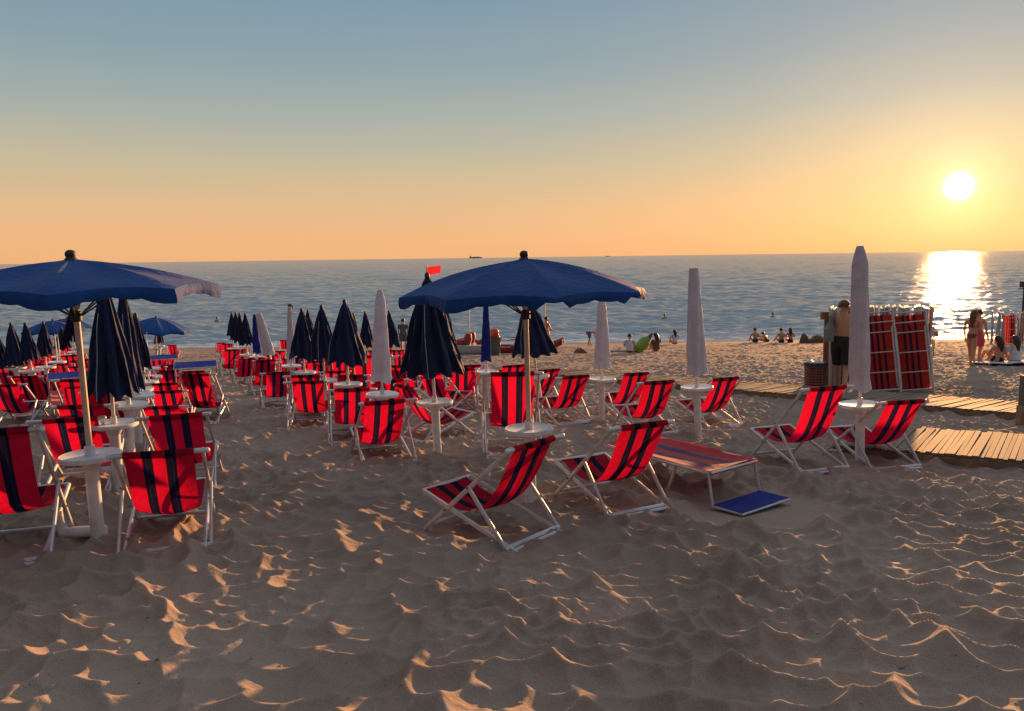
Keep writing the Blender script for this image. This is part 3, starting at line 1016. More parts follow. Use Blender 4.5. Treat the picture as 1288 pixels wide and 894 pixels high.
# bare tables whose parasol is taken away
def bare_table(px, py, label):
    x, y = hit(px, py, 0.64)
    o = empty('table_post', (x, y, gz(x, y)))
    table_parts(o, 0.64)
    MB().lathe([(0.016, 0.64), (0.016, 0.95 + 0.4 * random.random()), (0.002, 1.36)], 10).build('pole_stub', M_plastic, o)
    tag(o, label, 'table', 'white round tables on posts')


for k, (px, py) in enumerate([(174, 490), (182, 481), (188, 474), (188, 467.5)]):
    bare_table(px, py, f'white round table on a post, {["nearest", "second", "third", "farthest"][k]} of the bare ones in the left column')
for k, (px, py) in enumerate([(72, 456), (75, 450), (93, 443), (93, 433)]):
    bare_table(px, py, f'small white table, {["nearest", "second nearest", "third", "farthest"][k]} of those left of the near wooden pole')
BEDS = [(q, (0.72, 0.05, 0.06) if c[0] > 0.3 else (0.10, 0.06, 0.20)) for q, c in STRIPES]  # stripes paler and pinker: grazing sunlight put into the canvas colours
M_bed = cloth('sunlit lounger canvas', BEDS, transl=0.35, sheen=0.3)
# ------------------------------------------------------------------ loungers
def make_lounger(name, length=1.85, w=0.62, h=0.30):
    """long axis along +y, head (with shade hoop) at y = 0"""
    o = empty(name, (0, 0, 0))
    m = MB()
    for s in (-1, 1):
        m.tube([(s * w / 2, 0, h), (s * w / 2, length, h)], 0.017, 8)
    for y in (0, length):
        m.tube([(-w / 2, y, h), (w / 2, y, h)], 0.016, 8)
    m.build('frame', M_frame, o)
    for y in (0.38, length - 0.35):
        for s in (-1, 1):
            MB().tube([(s * (w / 2 - 0.02), y, h - 0.01), (s * (w / 2 - 0.02), y + 0.12 * (1 if y < 1 else -1), -0.02)], 0.014, 8).build('leg', M_frame, o)
    V, UV, fs = [], [], []
    nu, nv = 10, 24
    for i in range(nv + 1):
        for j in range(nu + 1):
            e = 2 * j / nu - 1; t = i / nv
            V.append((e * (w / 2 + 0.008), t * length, h + 0.022 - 0.035 * (1 - e ** 4) * (1 - (2 * t - 1) ** 8) + 0.004 * math.sin(9 * t + 3 * e)))
            UV.append((min(0.999, j / nu), t))
    b = nu + 1
    for i in range(nv):
        for j in range(nu):
            fs.append((i * b + j, i * b + j + 1, (i + 1) * b + j + 1, (i + 1) * b + j))
    # turned-down cloth hem at the head end
    k0 = len(V)
    for j in range(b):
        x = V[j]
        V.append((x[0], -0.022, h - 0.01)); UV.append((min(0.999, j / nu), 0))
    for j in range(nu):
        fs.append((k0 + j, k0 + j + 1, j + 1, j))
    MB().add(V, fs, UV).build('bed_cloth', M_bed, o, 60)
    return o


def hoop(o, pts_a, pts_b, panel, mat):
    """side arms and the framed cloth panel of the sun shade"""
    m = MB()
    m.tube(pts_a, 0.012, 8); m.tube(pts_b, 0.012, 8)
    ring = [Vector(p) for p in panel]
    m.tube(ring + [ring[0]], 0.010, 8)
    sh = m.build('shade_frame', M_frame, o)
    c = sum(ring, Vector()) / 4
    N = 8
    V, fs = [], []
    for i in range(N + 1):
        for j in range(N + 1):
            a, b = i / N, j / N
            p = ring[0] * (1 - a) * (1 - b) + ring[1] * a * (1 - b) + ring[2] * a * b + ring[3] * (1 - a) * b
            V.append(p + Vector((0, 0, 0.014 - 0.008 * math.sin(PI * a) * math.sin(PI * b))))
    for i in range(N):
        for j in range(N):
            q = i * (N + 1) + j
            fs.append((q, q + 1, q + N + 2, q + N + 1))
    MB().add(V, fs).build('shade_cloth', mat, sh, 60)


lg = make_lounger('sun_lounger', 1.25)
# head end at the near right, shade hoop flipped down on the sand
hx, hy = 1.87, 6.44
la = R_(37)      # long axis points left and away
lg.rotation_euler = (0, 0, la)
lz = foot_z([(hx - 0.2, hy + 0.1), (hx - 0.4, hy + 0.4), (hx - 0.9, hy + 0.8)])
lg.location = (hx, hy, lz + 0.0)
w_ = 0.31
drop_z = -0.33
hoop(lg, [(-w_, 0.02, 0.30), (-w_ - 0.01, -0.04, 0.03)], [(w_, 0.02, 0.30), (w_ + 0.01, -0.04, 0.03)],
     [(-w_ - 0.01, -0.04, 0.03), (w_ + 0.01, -0.04, 0.03), (w_ + 0.01, -0.33, 0.035), (-w_ - 0.01, -0.33, 0.035)], M_blue)
tag(lg, 'red striped flat sun lounger with its blue shade flipped down on the sand', 'sun lounger', 'sun loungers with blue shades')


def shade_lounger(px, py, h, yaw, label):
    x, y = hit(px, py, h)
    o = make_lounger('sun_lounger', 1.7)
    o.location = (x, y, gz(x, y))
    o.rotation_euler = (0, 0, R_(yaw))
    hoop(o, [(-0.31, 0.5, 0.34), (-0.31, 0.30, h)], [(0.31, 0.5, 0.34), (0.31, 0.30, h)],
         [(-0.31, -0.25, h - 0.03), (0.31, -0.25, h - 0.03), (0.31, 0.30, h), (-0.31, 0.30, h)], M_blue)
    tag(o, label, 'sun lounger', 'sun loungers with blue shades')


shade_lounger(246, 459, 0.92, 22, 'sun lounger under a raised blue shade at the right end of the left block')
shade_lounger(88, 470, 0.80, 30, 'sun lounger with a raised blue shade just left of the near wooden pole')
shade_lounger(205, 448, 0.85, 24, 'small far sun lounger with raised blue shade by the left table column')


# ------------------------------------------------------------------ boardwalks
def boardwalk(a, b, w, top, n_bear, label, name='boardwalk', cat='boardwalk'):
    """near edge runs from a to b; the deck extends w to the far side"""
    A, B = Vector(a), Vector(b)
    L = (B - A).length
    d = (B - A).normalized()
    nrm_ = Vector((-d.y, d.x))
    if nrm_.y < 0:
        nrm_ = -nrm_
    zc = [-SLOPE * (p.y - Y0) for p in (A + nrm_ * w / 2, B + nrm_ * w / 2)]
    o = empty(name, (A.x, A.y, zc[0]), math.atan2(d.y, d.x))
    sl = (zc[1] - zc[0]) / L
    m = MB()
    rr = random.Random(5)
    s = 0.0
    side = 1
    while s < L:
        pw = rr.uniform(0.046, 0.058)
        dz = rr.uniform(-0.006, 0.006)
        e = rr.uniform(-0.03, 0.03)
        c = (s + pw / 2, w / 2 + e, top + sl * s + dz - 0.014)
        m.box(c, (pw - 0.005, w, 0.028), Euler((rr.uniform(-0.01, 0.01), -math.atan(sl), rr.uniform(-0.012, 0.012))))
        s += pw
    m.build('plank_deck', M_deck, o, 0)
    for y in (0.02, w - 0.02):
        q = MB()
        k = 0.0
        while k < L:
            e = min(k + 2.2, L)
            q.box(((k + e) / 2, y, top - 0.028 - 0.055 + sl * (k + e) / 2), (e - k - 0.02, 0.045, 0.105), Euler((0, -math.atan(sl), 0)))
            k += 2.2
        q.build('side_beam', M_timber, o, 0)
    q = MB()
    k = 0.3
    while k < L:
        q.box((k, w / 2, top - 0.19 + sl * k), (0.09, w - 0.15, 0.16))
        k += 2.2
    q.build('bearer', M_timber, o, 0)
    tag(o, label, cat, 'timber boardwalks')
    return o


def deck_material():
    m, nt, p, out = mat_base('deck boards')
    n, l = nt.nodes, nt.links
    geo = n.new('ShaderNodeNewGeometry')
    tcn = n.new('ShaderNodeTexCoord')
    no = n.new('ShaderNodeTexNoise'); no.inputs['Scale'].default_value = 5; no.inputs['Detail'].default_value = 8
    mp = n.new('ShaderNodeMapping'); mp.inputs['Scale'].default_value = (12, 1.2, 4)
    l.new(tcn.outputs['Object'], mp.inputs[0]); l.new(mp.outputs[0], no.inputs['Vector'])
    ad = n.new('ShaderNodeMath'); ad.operation = 'MULTIPLY_ADD'; ad.inputs[1].default_value = 0.35
    l.new(geo.outputs['Random Per Island'], ad.inputs[0]); l.new(no.outputs['Fac'], ad.inputs[2])
    rp = n.new('ShaderNodeValToRGB')
    rp.color_ramp.elements[0].position = 0.35; rp.color_ramp.elements[0].color = (0.13, 0.092, 0.072, 1)
    rp.color_ramp.elements[1].position = 1.0; rp.color_ramp.elements[1].color = (0.27, 0.20, 0.155, 1)
    l.new(ad.outputs[0], rp.inputs[0]); l.new(rp.outputs[0], p.inputs['Base Color'])
    p.inputs['Roughness'].default_value = 0.8
    return m


M_deck = deck_material()
boardwalk((3.55, 8.62), (8.4, 5.0), 1.35, 0.15, 3, 'wide weathered plank boardwalk in the foreground at the right edge')
boardwalk((-0.6, 22.8), (9.6, 7.6), 1.15, 0.15, 5, 'long narrow plank boardwalk crossing behind the deck chairs towards the right')

# post at the right end of the long boardwalk
x, y = hit(1285, 536)
o = empty('timber_post', (x, y, gz(x, y) - 0.1))
MB().box((0, 0, 0.16), (0.11, 0.11, 0.42)).build('post_base', M_timber, o, 0)
MB().box((0, 0, 0.58), (0.085, 0.085, 0.42)).build('post_cap', M_grey, o, 0)
tag(o, 'short two tone square post at the right picture edge beside the boardwalk', 'post')


# ------------------------------------------------------------------ folded loungers in stacks
def make_folded(cloth_mat):
    """a folded lounger standing on end, thin axis = local y, facing -y"""
    o = empty('folded_lounger', (0, 0, 0))
    w, h = 0.62, 1.62
    m = MB()
    for s in (-1, 1):
        m.tube([(s * w / 2, 0, 0), (s * w / 2, 0, h)], 0.026, 6)
        m.tube([(s * (w / 2 - 0.05), -0.045, 0.12), (s * (w / 2 - 0.05), -0.045, h - 0.30)], 0.014, 6)
    m.tube([(-w / 2, 0, h), (w / 2, 0, h)], 0.02, 6)
    m.tube([(-w / 2, 0, 0.06), (w / 2, 0, 0.06)], 0.02, 6)
    m.build('frame', M_frame, o)
    for z in (0.42, 0.82, 1.22, 1.42):
        MB().tube([(-w / 2, -0.045, z), (w / 2, -0.045, z)], 0.012, 6).build('cross_bar', M_frame, o)
    V, UV, fs = [], [], []
    nu, nv = 8, 20
    for i in range(nv + 1):
        for j in range(nu + 1):
            e = 2 * j / nu - 1; t = i / nv
            V.append((e * (w / 2 - 0.03), 0.01 + 0.02 * math.sin(7 * t) * (1 - e * e), 0.08 + t * (h - 0.14)))
            UV.append((min(0.999, j / nu), t))
    b = nu + 1
    for i in range(nv):
        for j in range(nu):
            fs.append((i * b + j, i * b + j + 1, (i + 1) * b + j + 1, (i + 1) * b + j))
    MB().add(V, fs, UV).build('bed_cloth', cloth_mat, o, 60)
    return o


PLAID = [(0.0, (0.66, 0.055, 0.035)), (0.26, (0.07, 0.02, 0.07)), (0.34, (0.66, 0.055, 0.035)), (0.44, (0.07, 0.02, 0.07)), (0.53, (0.66, 0.055, 0.035)), (0.64, (0.07, 0.02, 0.07)), (0.72, (0.66, 0.055, 0.035))]
M_plaid = cloth('faded red canvas', PLAID, transl=0.35)
fold = make_folded(M_plaid)
fold_used = [False]


def folded(x, y, z, rz, lean, label, group, scale=1.0, tip=0.0):
    o = fold if not fold_used[0] else copy_tree(fold)
    fold_used[0] = True
    o.location = (x, y, z)
    o.rotation_euler = (lean, tip, rz)
    o.scale = (scale,) * 3
    tag(o, label, 'folded lounger', group)
    return o


def px_at(px, d):
    return at(px, d)[0]


d0 = 15.6
z0 = -SLOPE * (d0 - Y0)
for k, px in enumerate((1107, 1148)):
    x = px_at(px, d0)
    folded(x, d0 - 0.25, z0 + 0.02, R_(-20), R_(-8),
           ['red folded lounger with white bars, left of the two facing us in the stack', 'red folded lounger with white bars, right of the two facing us in the stack'][k],
           'folded loungers in the near stack', 1.0, R_(-7))
edge_n = 42
for k in range(edge_n):
    px = 1047 + (1166 - 1047) * k / (edge_n - 1)
    x = px_at(px, d0 + 0.55)
    folded(x, d0 + 0.55 + random.uniform(-0.05, 0.05), z0 + 0.02, R_(64 + random.uniform(-3, 3)), R_(random.uniform(-2, 2)),
           'folded lounger packed upright on edge in the near stack behind the two facing ones', 'folded loungers packed on edge in the near stack', 1.02 + random.uniform(-0.015, 0.02))
# wooden end board of the stack
x = px_at(1041, 16.1)
o = empty('timber_board', (x, 16.1, z0 - 0.05))
MB().box((0, 0, 0.80), (0.16, 0.05, 1.62)).build('board', M_timber, o, 0)
MB().box((-0.02, 0, 1.58), (0.28, 0.07, 0.16)).build('board_cap', M_timber, o, 0)
tag(o, 'upright brown timber board with a wider cap at the left end of the lounger stack', 'timber board')

d1 = 40.0
z1 = -SLOPE * (d1 - Y0)
for k in range(16):
    px = 1245 + 3.3 * k
    if k in (6, 7):
        continue
    folded(px_at(px, d1), d1 + random.uniform(-0.1, 0.1), z1, R_(57 + random.uniform(-4, 4)), R_(random.uniform(-3, 3)),
           'folded lounger in the far upright stack at the right picture edge', 'folded loungers in the far stack', 1.0 + random.uniform(-0.03, 0.05))
folded(px_at(1268, d1 - 0.4), d1 - 0.5, z1, R_(-6), R_(-6), 'red folded lounger facing us in the far stack at the right', 'folded loungers in the far stack', 0.96)

# ------------------------------------------------------------------ people
def person(loc, yaw, pose, clothes, label, hair='short', hair_mat=None, skin=None, scale=1.0):
    """pose: joint name -> (x across, y forward, z up), metres; the body is one skin surface"""
    J = pose
    me = bpy.data.meshes.new('person')
    V, E, Rr = [], [], []

    def vert(p, r):
        V.append(Vector(p)); Rr.append(r); return len(V) - 1

    def chain(prev, items):
        for p, r in items:
            k = vert(p, r); E.append((prev, k)); prev = k
        return prev
    pel = vert(J['pelvis'], 0.135)
    ch = Vector(J['chest']); pe = Vector(J['pelvis'])
    waist = chain(pel, [(pe.lerp(ch, 0.45), 0.115)])
    chest = chain(waist, [(ch, 0.14)])
    neck0 = chain(chest, [(Vector(J['neck']), 0.062)])
    hd = Vector(J['head'])
    chain(neck0, [(Vector(J['neck']).lerp(hd, 0.45), 0.062), (hd, 0.098), (hd + (hd - Vector(J['neck'])).normalized() * 0.085, 0.07)])
    for s in ('l', 'r'):
        sh, el, wr = (Vector(J[k + s]) for k in ('sho', 'elb', 'wri'))
        w = chain(chest, [(sh, 0.062), (sh.lerp(el, 0.5), 0.048), (el, 0.040), (el.lerp(wr, 0.4), 0.037), (wr, 0.026)])
        d = (wr - el).normalized()
        sd = d.cross(Vector((0, 1, 0.2))).normalized()
        palm = chain(w, [(wr + d * 0.07, 0.032)])
        for q, (off, ln) in enumerate(((-0.027, 0.075), (-0.009, 0.09), (0.009, 0.085), (0.026, 0.066))):
            chain(palm, [(wr + d * 0.095 + sd * off, 0.010), (wr + d * (0.10 + ln * 0.55) + sd * off * 1.1 + Vector((0, 0.006, 0)), 0.009),
                         (wr + d * (0.10 + ln) + sd * off * 1.1 + Vector((0, 0.022, 0)), 0.007)])
        chain(w, [(wr + d * 0.035 + sd * 0.034 * (-1 if s == 'l' else 1), 0.012), (wr + d * 0.075 + sd * 0.052 * (-1 if s == 'l' else 1), 0.009)])
        hp, kn, an, to = (Vector(J[k + s]) for k in ('hip', 'kne', 'ank', 'toe'))
        chain(pel, [(hp, 0.088), (hp.lerp(kn, 0.5), 0.075), (kn, 0.056), (kn.lerp(an, 0.35), 0.055), (an, 0.036), (an.lerp(to, 0.55), 0.038), (to, 0.028)])
    me.from_pydata([tuple(v) for v in V], E, [])
    tmp = bpy.data.objects.new('tmp', me); COL.objects.link(tmp)
    sm = tmp.modifiers.new('skin', 'SKIN')
    sk = me.skin_vertices[0].data if me.skin_vertices else None
    if sk is None:
        bpy.context.view_layer.objects.active = tmp
        bm = bmesh.new(); bm.from_mesh(me); bm.verts.layers.skin.verify(); bm.to_mesh(me); bm.free()
        sk = me.skin_vertices[0].data
    for v, r in zip(sk, Rr):
        v.radius = (r, r)
    sk[0].use_root = True
    sub = tmp.modifiers.new('sub', 'SUBSURF'); sub.levels = 1; sub.render_levels = 1
    dg = bpy.context.evaluated_depsgraph_get()
    body = bpy.data.meshes.new_from_object(tmp.evaluated_get(dg))
    bpy.data.objects.remove(tmp)
    body.shade_smooth()
    body.materials.clear(); body.materials.append(skin or M_skin)
    o = bpy.data.objects.new('person', body); COL.objects.link(o)
    o.location = loc; o.rotation_euler = (0, 0, R_(yaw)); o.scale = (scale,) * 3
    # face: nose, ears, eyes, mouth
    up = (hd - Vector(J['neck'])).normalized()
    fwd = Vector(J.get('look', (0, 1, 0))).normalized()
    fwd = (fwd - up * fwd.dot(up)).normalized()
    rt = fwd.cross(up)
    f = MB()
    f.tube([hd + fwd * 0.09 + up * 0.03, hd + fwd * 0.125 - up * 0.005, hd + fwd * 0.095 - up * 0.012], [0.008, 0.014, 0.010], 6)
    f.build('nose', skin or M_skin, o)
    for s in (-1, 1):
        MB().ball(hd + rt * s * 0.098, (0.014, 0.022, 0.032), 8, 6).build('ear', skin or M_skin, o)
        MB().ball(hd + rt * s * 0.034 + fwd * 0.090 + up * 0.028, 0.011, 8, 6).build('eye', M_dark, o)
    MB().ball(hd + fwd * 0.093 - up * 0.042, (0.022, 0.010, 0.007), 8, 6).build('mouth', M_flag, o)
    hm = MB()
    c = hd + up * 0.035 - fwd * 0.014
    rr = random.Random(len(label))
    rings = []
    M3 = Matrix((rt, fwd, up)).transposed()
    for i in range(9):
        t = i / 8 * (0.60 if hair == 'short' else 0.66)
        z = math.cos(PI * t); q = math.sin(PI * t)
        rings.append([c + M3 @ Vector((0.105 * q * math.cos(b) * (1 + rr.uniform(-.04, .05)), 0.110 * q * math.sin(b) * (0.55 if (math.sin(b) > 0.2 and t > 0.42) else 1) , 0.112 * z)) for b in [2 * PI * k / 14 for k in range(14)]])
    hm.loft(rings)
    if hair == 'long':
        pts = [hd - fwd * 0.05 + up * 0.03, hd - fwd * 0.085 - up * 0.10, Vector(J['neck']) - fwd * 0.085 - up * 0.06, Vector(J['neck']) - fwd * 0.10 - up * 0.24]
        hm.tube(pts, [0.10, 0.105, 0.095, 0.03], 10, 1.0)
    hm.build('hair', hair_mat or M_hair, o)
    for cname, cm, segs in clothes:
        g = MB()
        for a, b, r0, r1 in segs:
            A = Vector(J[a]) if isinstance(a, str) else Vector(a)
            B = Vector(J[b]) if isinstance(b, str) else Vector(b)
            g.tube([A.lerp(B, -0.06), A.lerp(B, 0.33), A.lerp(B, 0.66), B], [r0 * 0.93, r0, (r0 + r1) / 2, r1], 14)
        g.build(cname, cm, o)
    tag(o, label, 'person')
    return o


def stand(stride=0.0, lean=0.0, arms=0.0):
    s = stride
    return dict(pelvis=(0, 0, 0.95), chest=(0, lean, 1.30), neck=(0, lean * 1.2, 1.47), head=(0, lean * 1.3 + 0.02, 1.60),
                shol=(-0.185, lean, 1.41), elbl=(-0.24, lean - 0.04 - arms, 1.13), wril=(-0.25, lean + 0.06 - arms, 0.89),
                shor=(0.185, lean, 1.41), elbr=(0.24, lean - 0.02 + arms, 1.13), wrir=(0.25, lean + 0.10 + arms, 0.90),
                hipl=(-0.09, 0, 0.90), knel=(-0.10, s * 0.5 + 0.03, 0.50), ankl=(-0.10, s, 0.08), toel=(-0.12, s + 0.16, 0.03),
                hipr=(0.09, 0, 0.90), kner=(0.10, -s * 0.35 + 0.05, 0.50), ankr=(0.10, -s, 0.10 + abs(s) * 0.15), toer=(0.12, -s + 0.15, 0.03))


def sit(knee=0.5, lean=-0.05):
    return dict(pelvis=(0, 0, 0.12), chest=(0, lean + 0.06, 0.46), neck=(0, lean + 0.10, 0.63), head=(0, lean + 0.14, 0.76),
                shol=(-0.18, lean + 0.06, 0.57), elbl=(-0.26, lean + 0.18, 0.34), wril=(-0.15, lean + 0.42, 0.36),
                shor=(0.18, lean + 0.06, 0.57), elbr=(0.26, lean + 0.18, 0.34), wrir=(0.15, lean + 0.42, 0.36),
                hipl=(-0.10, 0.04, 0.11), knel=(-0.14, 0.42, knee), ankl=(-0.12, 0.62, 0.08), toel=(-0.13, 0.78, 0.04),
                hipr=(0.10, 0.04, 0.11), kner=(0.14, 0.42, knee), ankr=(0.12, 0.62, 0.08), toer=(0.13, 0.78, 0.04))


def bend():
    p = stand(0.12)
    p.update(pelvis=(0, -0.05, 0.88), chest=(0, 0.28, 1.02), neck=(0, 0.44, 1.00), head=(0, 0.56, 0.94),
             shol=(-0.18, 0.36, 1.0), elbl=(-0.2, 0.42, 0.75), wril=(-0.14, 0.5, 0.52), shor=(0.18, 0.36, 1.0), elbr=(0.2, 0.42, 0.75), wrir=(0.14, 0.5, 0.52), look=(0, 0.5, -1))
    return p


SHORTS = lambda m: ('shorts', m, [('hipl', 'knel', 0.115, 0.10), ('hipr', 'kner', 0.115, 0.10), ('pelvis', 'pelvis', 0.15, 0.15)])


def shorts(p, m):
    a, b = Vector(p['hipl']), Vector(p['hipr'])
    pe = Vector(p['pelvis'])
    return ('shorts', m, [(a + Vector((0, 0, 0.06)), a.lerp(Vector(p['knel']), 0.85), 0.125, 0.105),
                          (b + Vector((0, 0, 0.06)), b.lerp(Vector(p['kner']), 0.85), 0.125, 0.105),
                          (pe + Vector((0, 0, 0.12)), pe - Vector((0, 0, 0.07)), 0.165, 0.17)])


def shirt(p, m):
    return ('shirt', m, [(Vector(p['neck']) - Vector((0, 0, 0.05)), Vector(p['pelvis']) + Vector((0, 0, 0.02)), 0.165, 0.165),
                         (p['shol'], Vector(p['shol']).lerp(Vector(p['elbl']), 0.7), 0.08, 0.065), (p['shor'], Vector(p['shor']).lerp(Vector(p['elbr']), 0.7), 0.08, 0.065)])


def bikini(p, m):
    pe, ch = Vector(p['pelvis']), Vector(p['chest'])
    return [('swim_brief', m, [(pe + Vector((0, 0, 0.05)), pe - Vector((0, 0, 0.07)), 0.15, 0.14)]), ('swim_top', m, [(ch - Vector((0, 0, 0.02)), ch - Vector((0, 0, 0.10)), 0.148, 0.14)])]


def gpos(px, d, dz=-0.02):
    x, y = at(px, d)
    return (x, y, gz(x, y) + dz)


# walking man on the boardwalk by the lounger stack
p = stand(0.26, 0.03)
p['look'] = (0.6, 0.8, 0)
p.update(wril=(-0.16, 0.20, 1.05), elbl=(-0.27, -0.02, 1.14), wrir=(0.16, 0.22, 1.02))
mx, my = at(1060, 15.1)
man = person((mx, my, -SLOPE * (my - Y0) + 0.02), -35, p, [shorts(p, M_black)], 'bare-chested man in black shorts walking beside the lounger stack', 'short', M_hairw, scale=1.06)
tw = MB()
tw.tube([(-0.20, 0.13, 1.20), (-0.185, 0.10, 1.42), (-0.18, 0.02, 1.485), (-0.19, -0.09, 1.42), (-0.21, -0.13, 1.2), (-0.22, -0.12, 0.98)], [0.06, 0.075, 0.07, 0.08, 0.10, 0.09], 10, 0.5)
t_ = tw.build('shoulder_towel', simple('grey towel', (0.22, 0.23, 0.25), 0.9), None)
t_.location = man.location; t_.rotation_euler = man.rotation_euler; t_.scale = man.scale
tag(t_, 'grey towel hung over the left shoulder of the bare-chested man', 'towel')

p = stand(0.24, 0.06); p['look'] = (0, 1, -0.2)
person(gpos(1222, 23.2), -55, p, bikini(p, M_brown), 'long-haired woman in swimwear walking past the sun glitter at the right', 'long', M_hairw, scale=0.98)
p = stand(0.10, 0.02)
person(gpos(1229, 24.0), -50, p, [shorts(p, M_pink)], 'person in pink shorts half hidden behind the walking woman', 'short', M_hair, scale=0.96)
p = sit(0.42); p['look'] = (0, 1, 0)
person(gpos(1258, 23.7), 8, p, [('skirt', M_black, [((-0.05, 0, 0.10), (0.1, 0.25, 0.16), 0.19, 0.14)])], 'sunbather with long dark hair and a dark skirt sitting on the pale blue towel', 'long', M_hair)
p = sit(0.40)
person(gpos(1279, 23.7), -4, p, [shirt(p, M_white)], 'long-haired sitter in a pale top, right one of two on the blue towel', 'long', M_hair)
x, y = at(1268, 23.5)
o = MB()
V, fs = [], []
for i in range(21):
    for j in range(9):
        a, b = i / 20 - 0.5, j / 8 - 0.5
        V.append((a * 1.9, b * 1.1, 0.03 + 0.02 * math.sin(13 * a + 4 * b) * math.sin(9 * b + 2)))
for i in range(20):
    for j in range(8):
        q = i * 9 + j
        fs.append((q, q + 9, q + 10, q + 1))
t_ = MB().add(V, fs).build('beach_towel', M_towel, None, 60, (x, y, gz(x, y) + 0.03))
t_.rotation_euler = (math.atan(-SLOPE), 0, R_(5))
md = t_.modifiers.new('thick', 'SOLIDIFY'); md.thickness = 0.02
tag(t_, 'pale blue beach towel spread under the two long-haired sitters', 'towel')

# people by the water
for px, d, yaw, cl, lab, hr, kn in [
    (950, 47, 5, None, 'dark sitter alone on the shoreline, leftmost of the row at the right', 'short', 0.3),
    (983, 46, 10, None, 'sitter with bare shoulders, left one of the pair on the shoreline', 'short', 0.3),
    (994, 46, -8, None, 'sitter with dark hair, right one of the pair on the shoreline', 'long', 0.25),
    (964, 47, 60, None, 'small low sitter between the lone one and the shoreline pair', 'short', 0.2),
    (792, 35, -12, M_white, 'sitter in a white shirt left of the lime green float', 'short', 0.4),
    (826, 36, 30, M_brown, 'dark-haired sitter just right of the lime green float', 'long', 0.4),
    (849, 45, 5, M_white, 'sitter in a white top near the water beside the middle white parasol', 'long', 0.3),
]:
    p = sit(kn)
    if lab.startswith('small low'):
        p['head'] = (0, 0.2, 0.5); p['neck'] = (0, 0.13, 0.42); p['chest'] = (0, 0.05, 0.3); p['shol'] = (-0.17, 0.06, 0.38); p['shor'] = (0.17, 0.06, 0.38)
    person(gpos(px, d), yaw, p, [shirt(p, cl)] if cl else [('swimwear', M_black, [((0, 0, 0.2), (0, 0, 0.04), 0.16, 0.17)])], lab, hr)
p = bend()
person(gpos(741, 46), -80, p, [shorts(p, M_shirtg)], 'child bending over at the water left of the far white parasol', 'short', scale=0.85)
p = stand(0.0)
person(gpos(507.5, 40), 10, p, [shirt(p, M_shirtg), shorts(p, M_shirtg)], 'standing person in a slate shirt left of the largest navy parasol', 'short')
p = stand(0.05); p.update(wrir=(0.2, 0.36, 1.02), elbr=(0.26, 0.12, 1.12))
person(gpos(687, 38), -60, p, [shorts(p, M_redpl)], 'dark standing figure by the red boats behind the central pole', 'short')


def swimmer(px, py, label):
    v = ray(px, py)
    t = (SEA_Z + 0.05 - CAM_H) / v.z
    c = Vector((v.x * t, v.y * t, SEA_Z - 1.32))
    p = stand(0.1)
    person(tuple(c), random.uniform(-60, 60), p, [shorts(p, M_black)], label, 'short')


swimmer(273, 403, 'lone swimmer far left, head and shoulders above the water')
swimmer(836, 400, 'swimmer in the water left of the middle white parasol')
swimmer(972, 398, 'swimmer in the water above the shoreline pair at the right')
swimmer(1168, 419, 'bather silhouetted at the water edge left of the sun glitter')

# ------------------------------------------------------------------ things on the sand
# lime float leaning on the sand
x, y = at(811, 35.5)
o = empty('float_mattress', (x, y, gz(x, y)), R_(10))
m = MB()
prof = [Vector((-0.34, 0, 0.0)), Vector((-0.24, 0.05, 0.22)), Vector((0.0, 0.1, 0.50)), Vector((0.22, 0.1, 0.66))]
m.tube(prof, [0.20, 0.26, 0.22, 0.10], 12, 1.0)
m.build('float_body', M_green, o)
MB().tube([Vector((0.16, 0.1, 0.50)), Vector((0.30, 0.1, 0.74)), Vector((0.40, 0.1, 0.84))], [0.10, 0.09, 0.04], 10).build('dark_end', M_brown, o)
tag(o, 'lime green bundle with a dark end leaning on the sand between two sitters', 'beach bundle')


def lump(name, px, d, size, mat, label, cat, seed):
    x, y = at(px, d)
    m = MB()
    rr = random.Random(seed)
    rings = []
    for i in range(9):
        t = i / 8
        z = size[2] * t
        q = math.sqrt(max(0.001, 1 - t ** 2.2))
        rings.append([Vector((size[0] / 2 * q * math.cos(a) * (1 + 0.14 * math.sin(3 * a + seed)), size[1] / 2 * q * math.sin(a), z * (1 + 0.18 * math.sin(2 * a + seed)))) for a in [2 * PI * k / 16 for k in range(16)]])
    m.loft(rings)
    o = empty(name, (x, y, gz(x, y) - 0.03))
    m.build('bag_body', mat, o, 60)
    MB().tube([(-size[0] * 0.25, 0, size[2] * 0.9), (-size[0] * 0.1, 0.05, size[2] * 1.25), (size[0] * 0.12, 0.05, size[2] * 1.2), (size[0] * 0.25, 0, size[2] * 0.85)], 0.02, 6).build('bag_handle', mat, o)
    tag(o, label, cat)
    return o


lump('beach_bag', 729, 35, (0.62, 0.35, 0.24), M_brown, 'dark brown bag lying on the open sand left of the far white parasol', 'bag', 2)
lump('beach_bag', 1011, 45, (0.55, 0.4, 0.50), M_brown, 'brown bag at the shoreline, left of the longer bundle by the timber board', 'bag', 3)
lump('beach_bag', 1028, 45, (1.2, 0.5, 0.42), M_brown, 'long brown bundle at the shoreline just left of the timber board', 'bag', 4)

# dark board lying on the sand
x, y = at(776, 36)
m = MB()
rings = []
for i in range(13):
    t = i / 12
    w_b = 0.28 * math.sin(PI * (0.06 + 0.88 * t)) ** 0.6
    rings.append([Vector(((t - 0.5) * 1.5, w_b * math.cos(a), 0.05 + 0.035 * math.sin(a) + 0.06 * (2 * t - 1) ** 4)) for a in [2 * PI * k / 10 for k in range(10)]])
m.loft(rings)
o = m.build('swim_board', M_darkmetal, None, 50, (x, y, gz(x, y) + 0.02))
o.rotation_euler = (0, 0, R_(-6))
tag(o, 'black board lying flat on the sand left of the white shirted sitter', 'board')


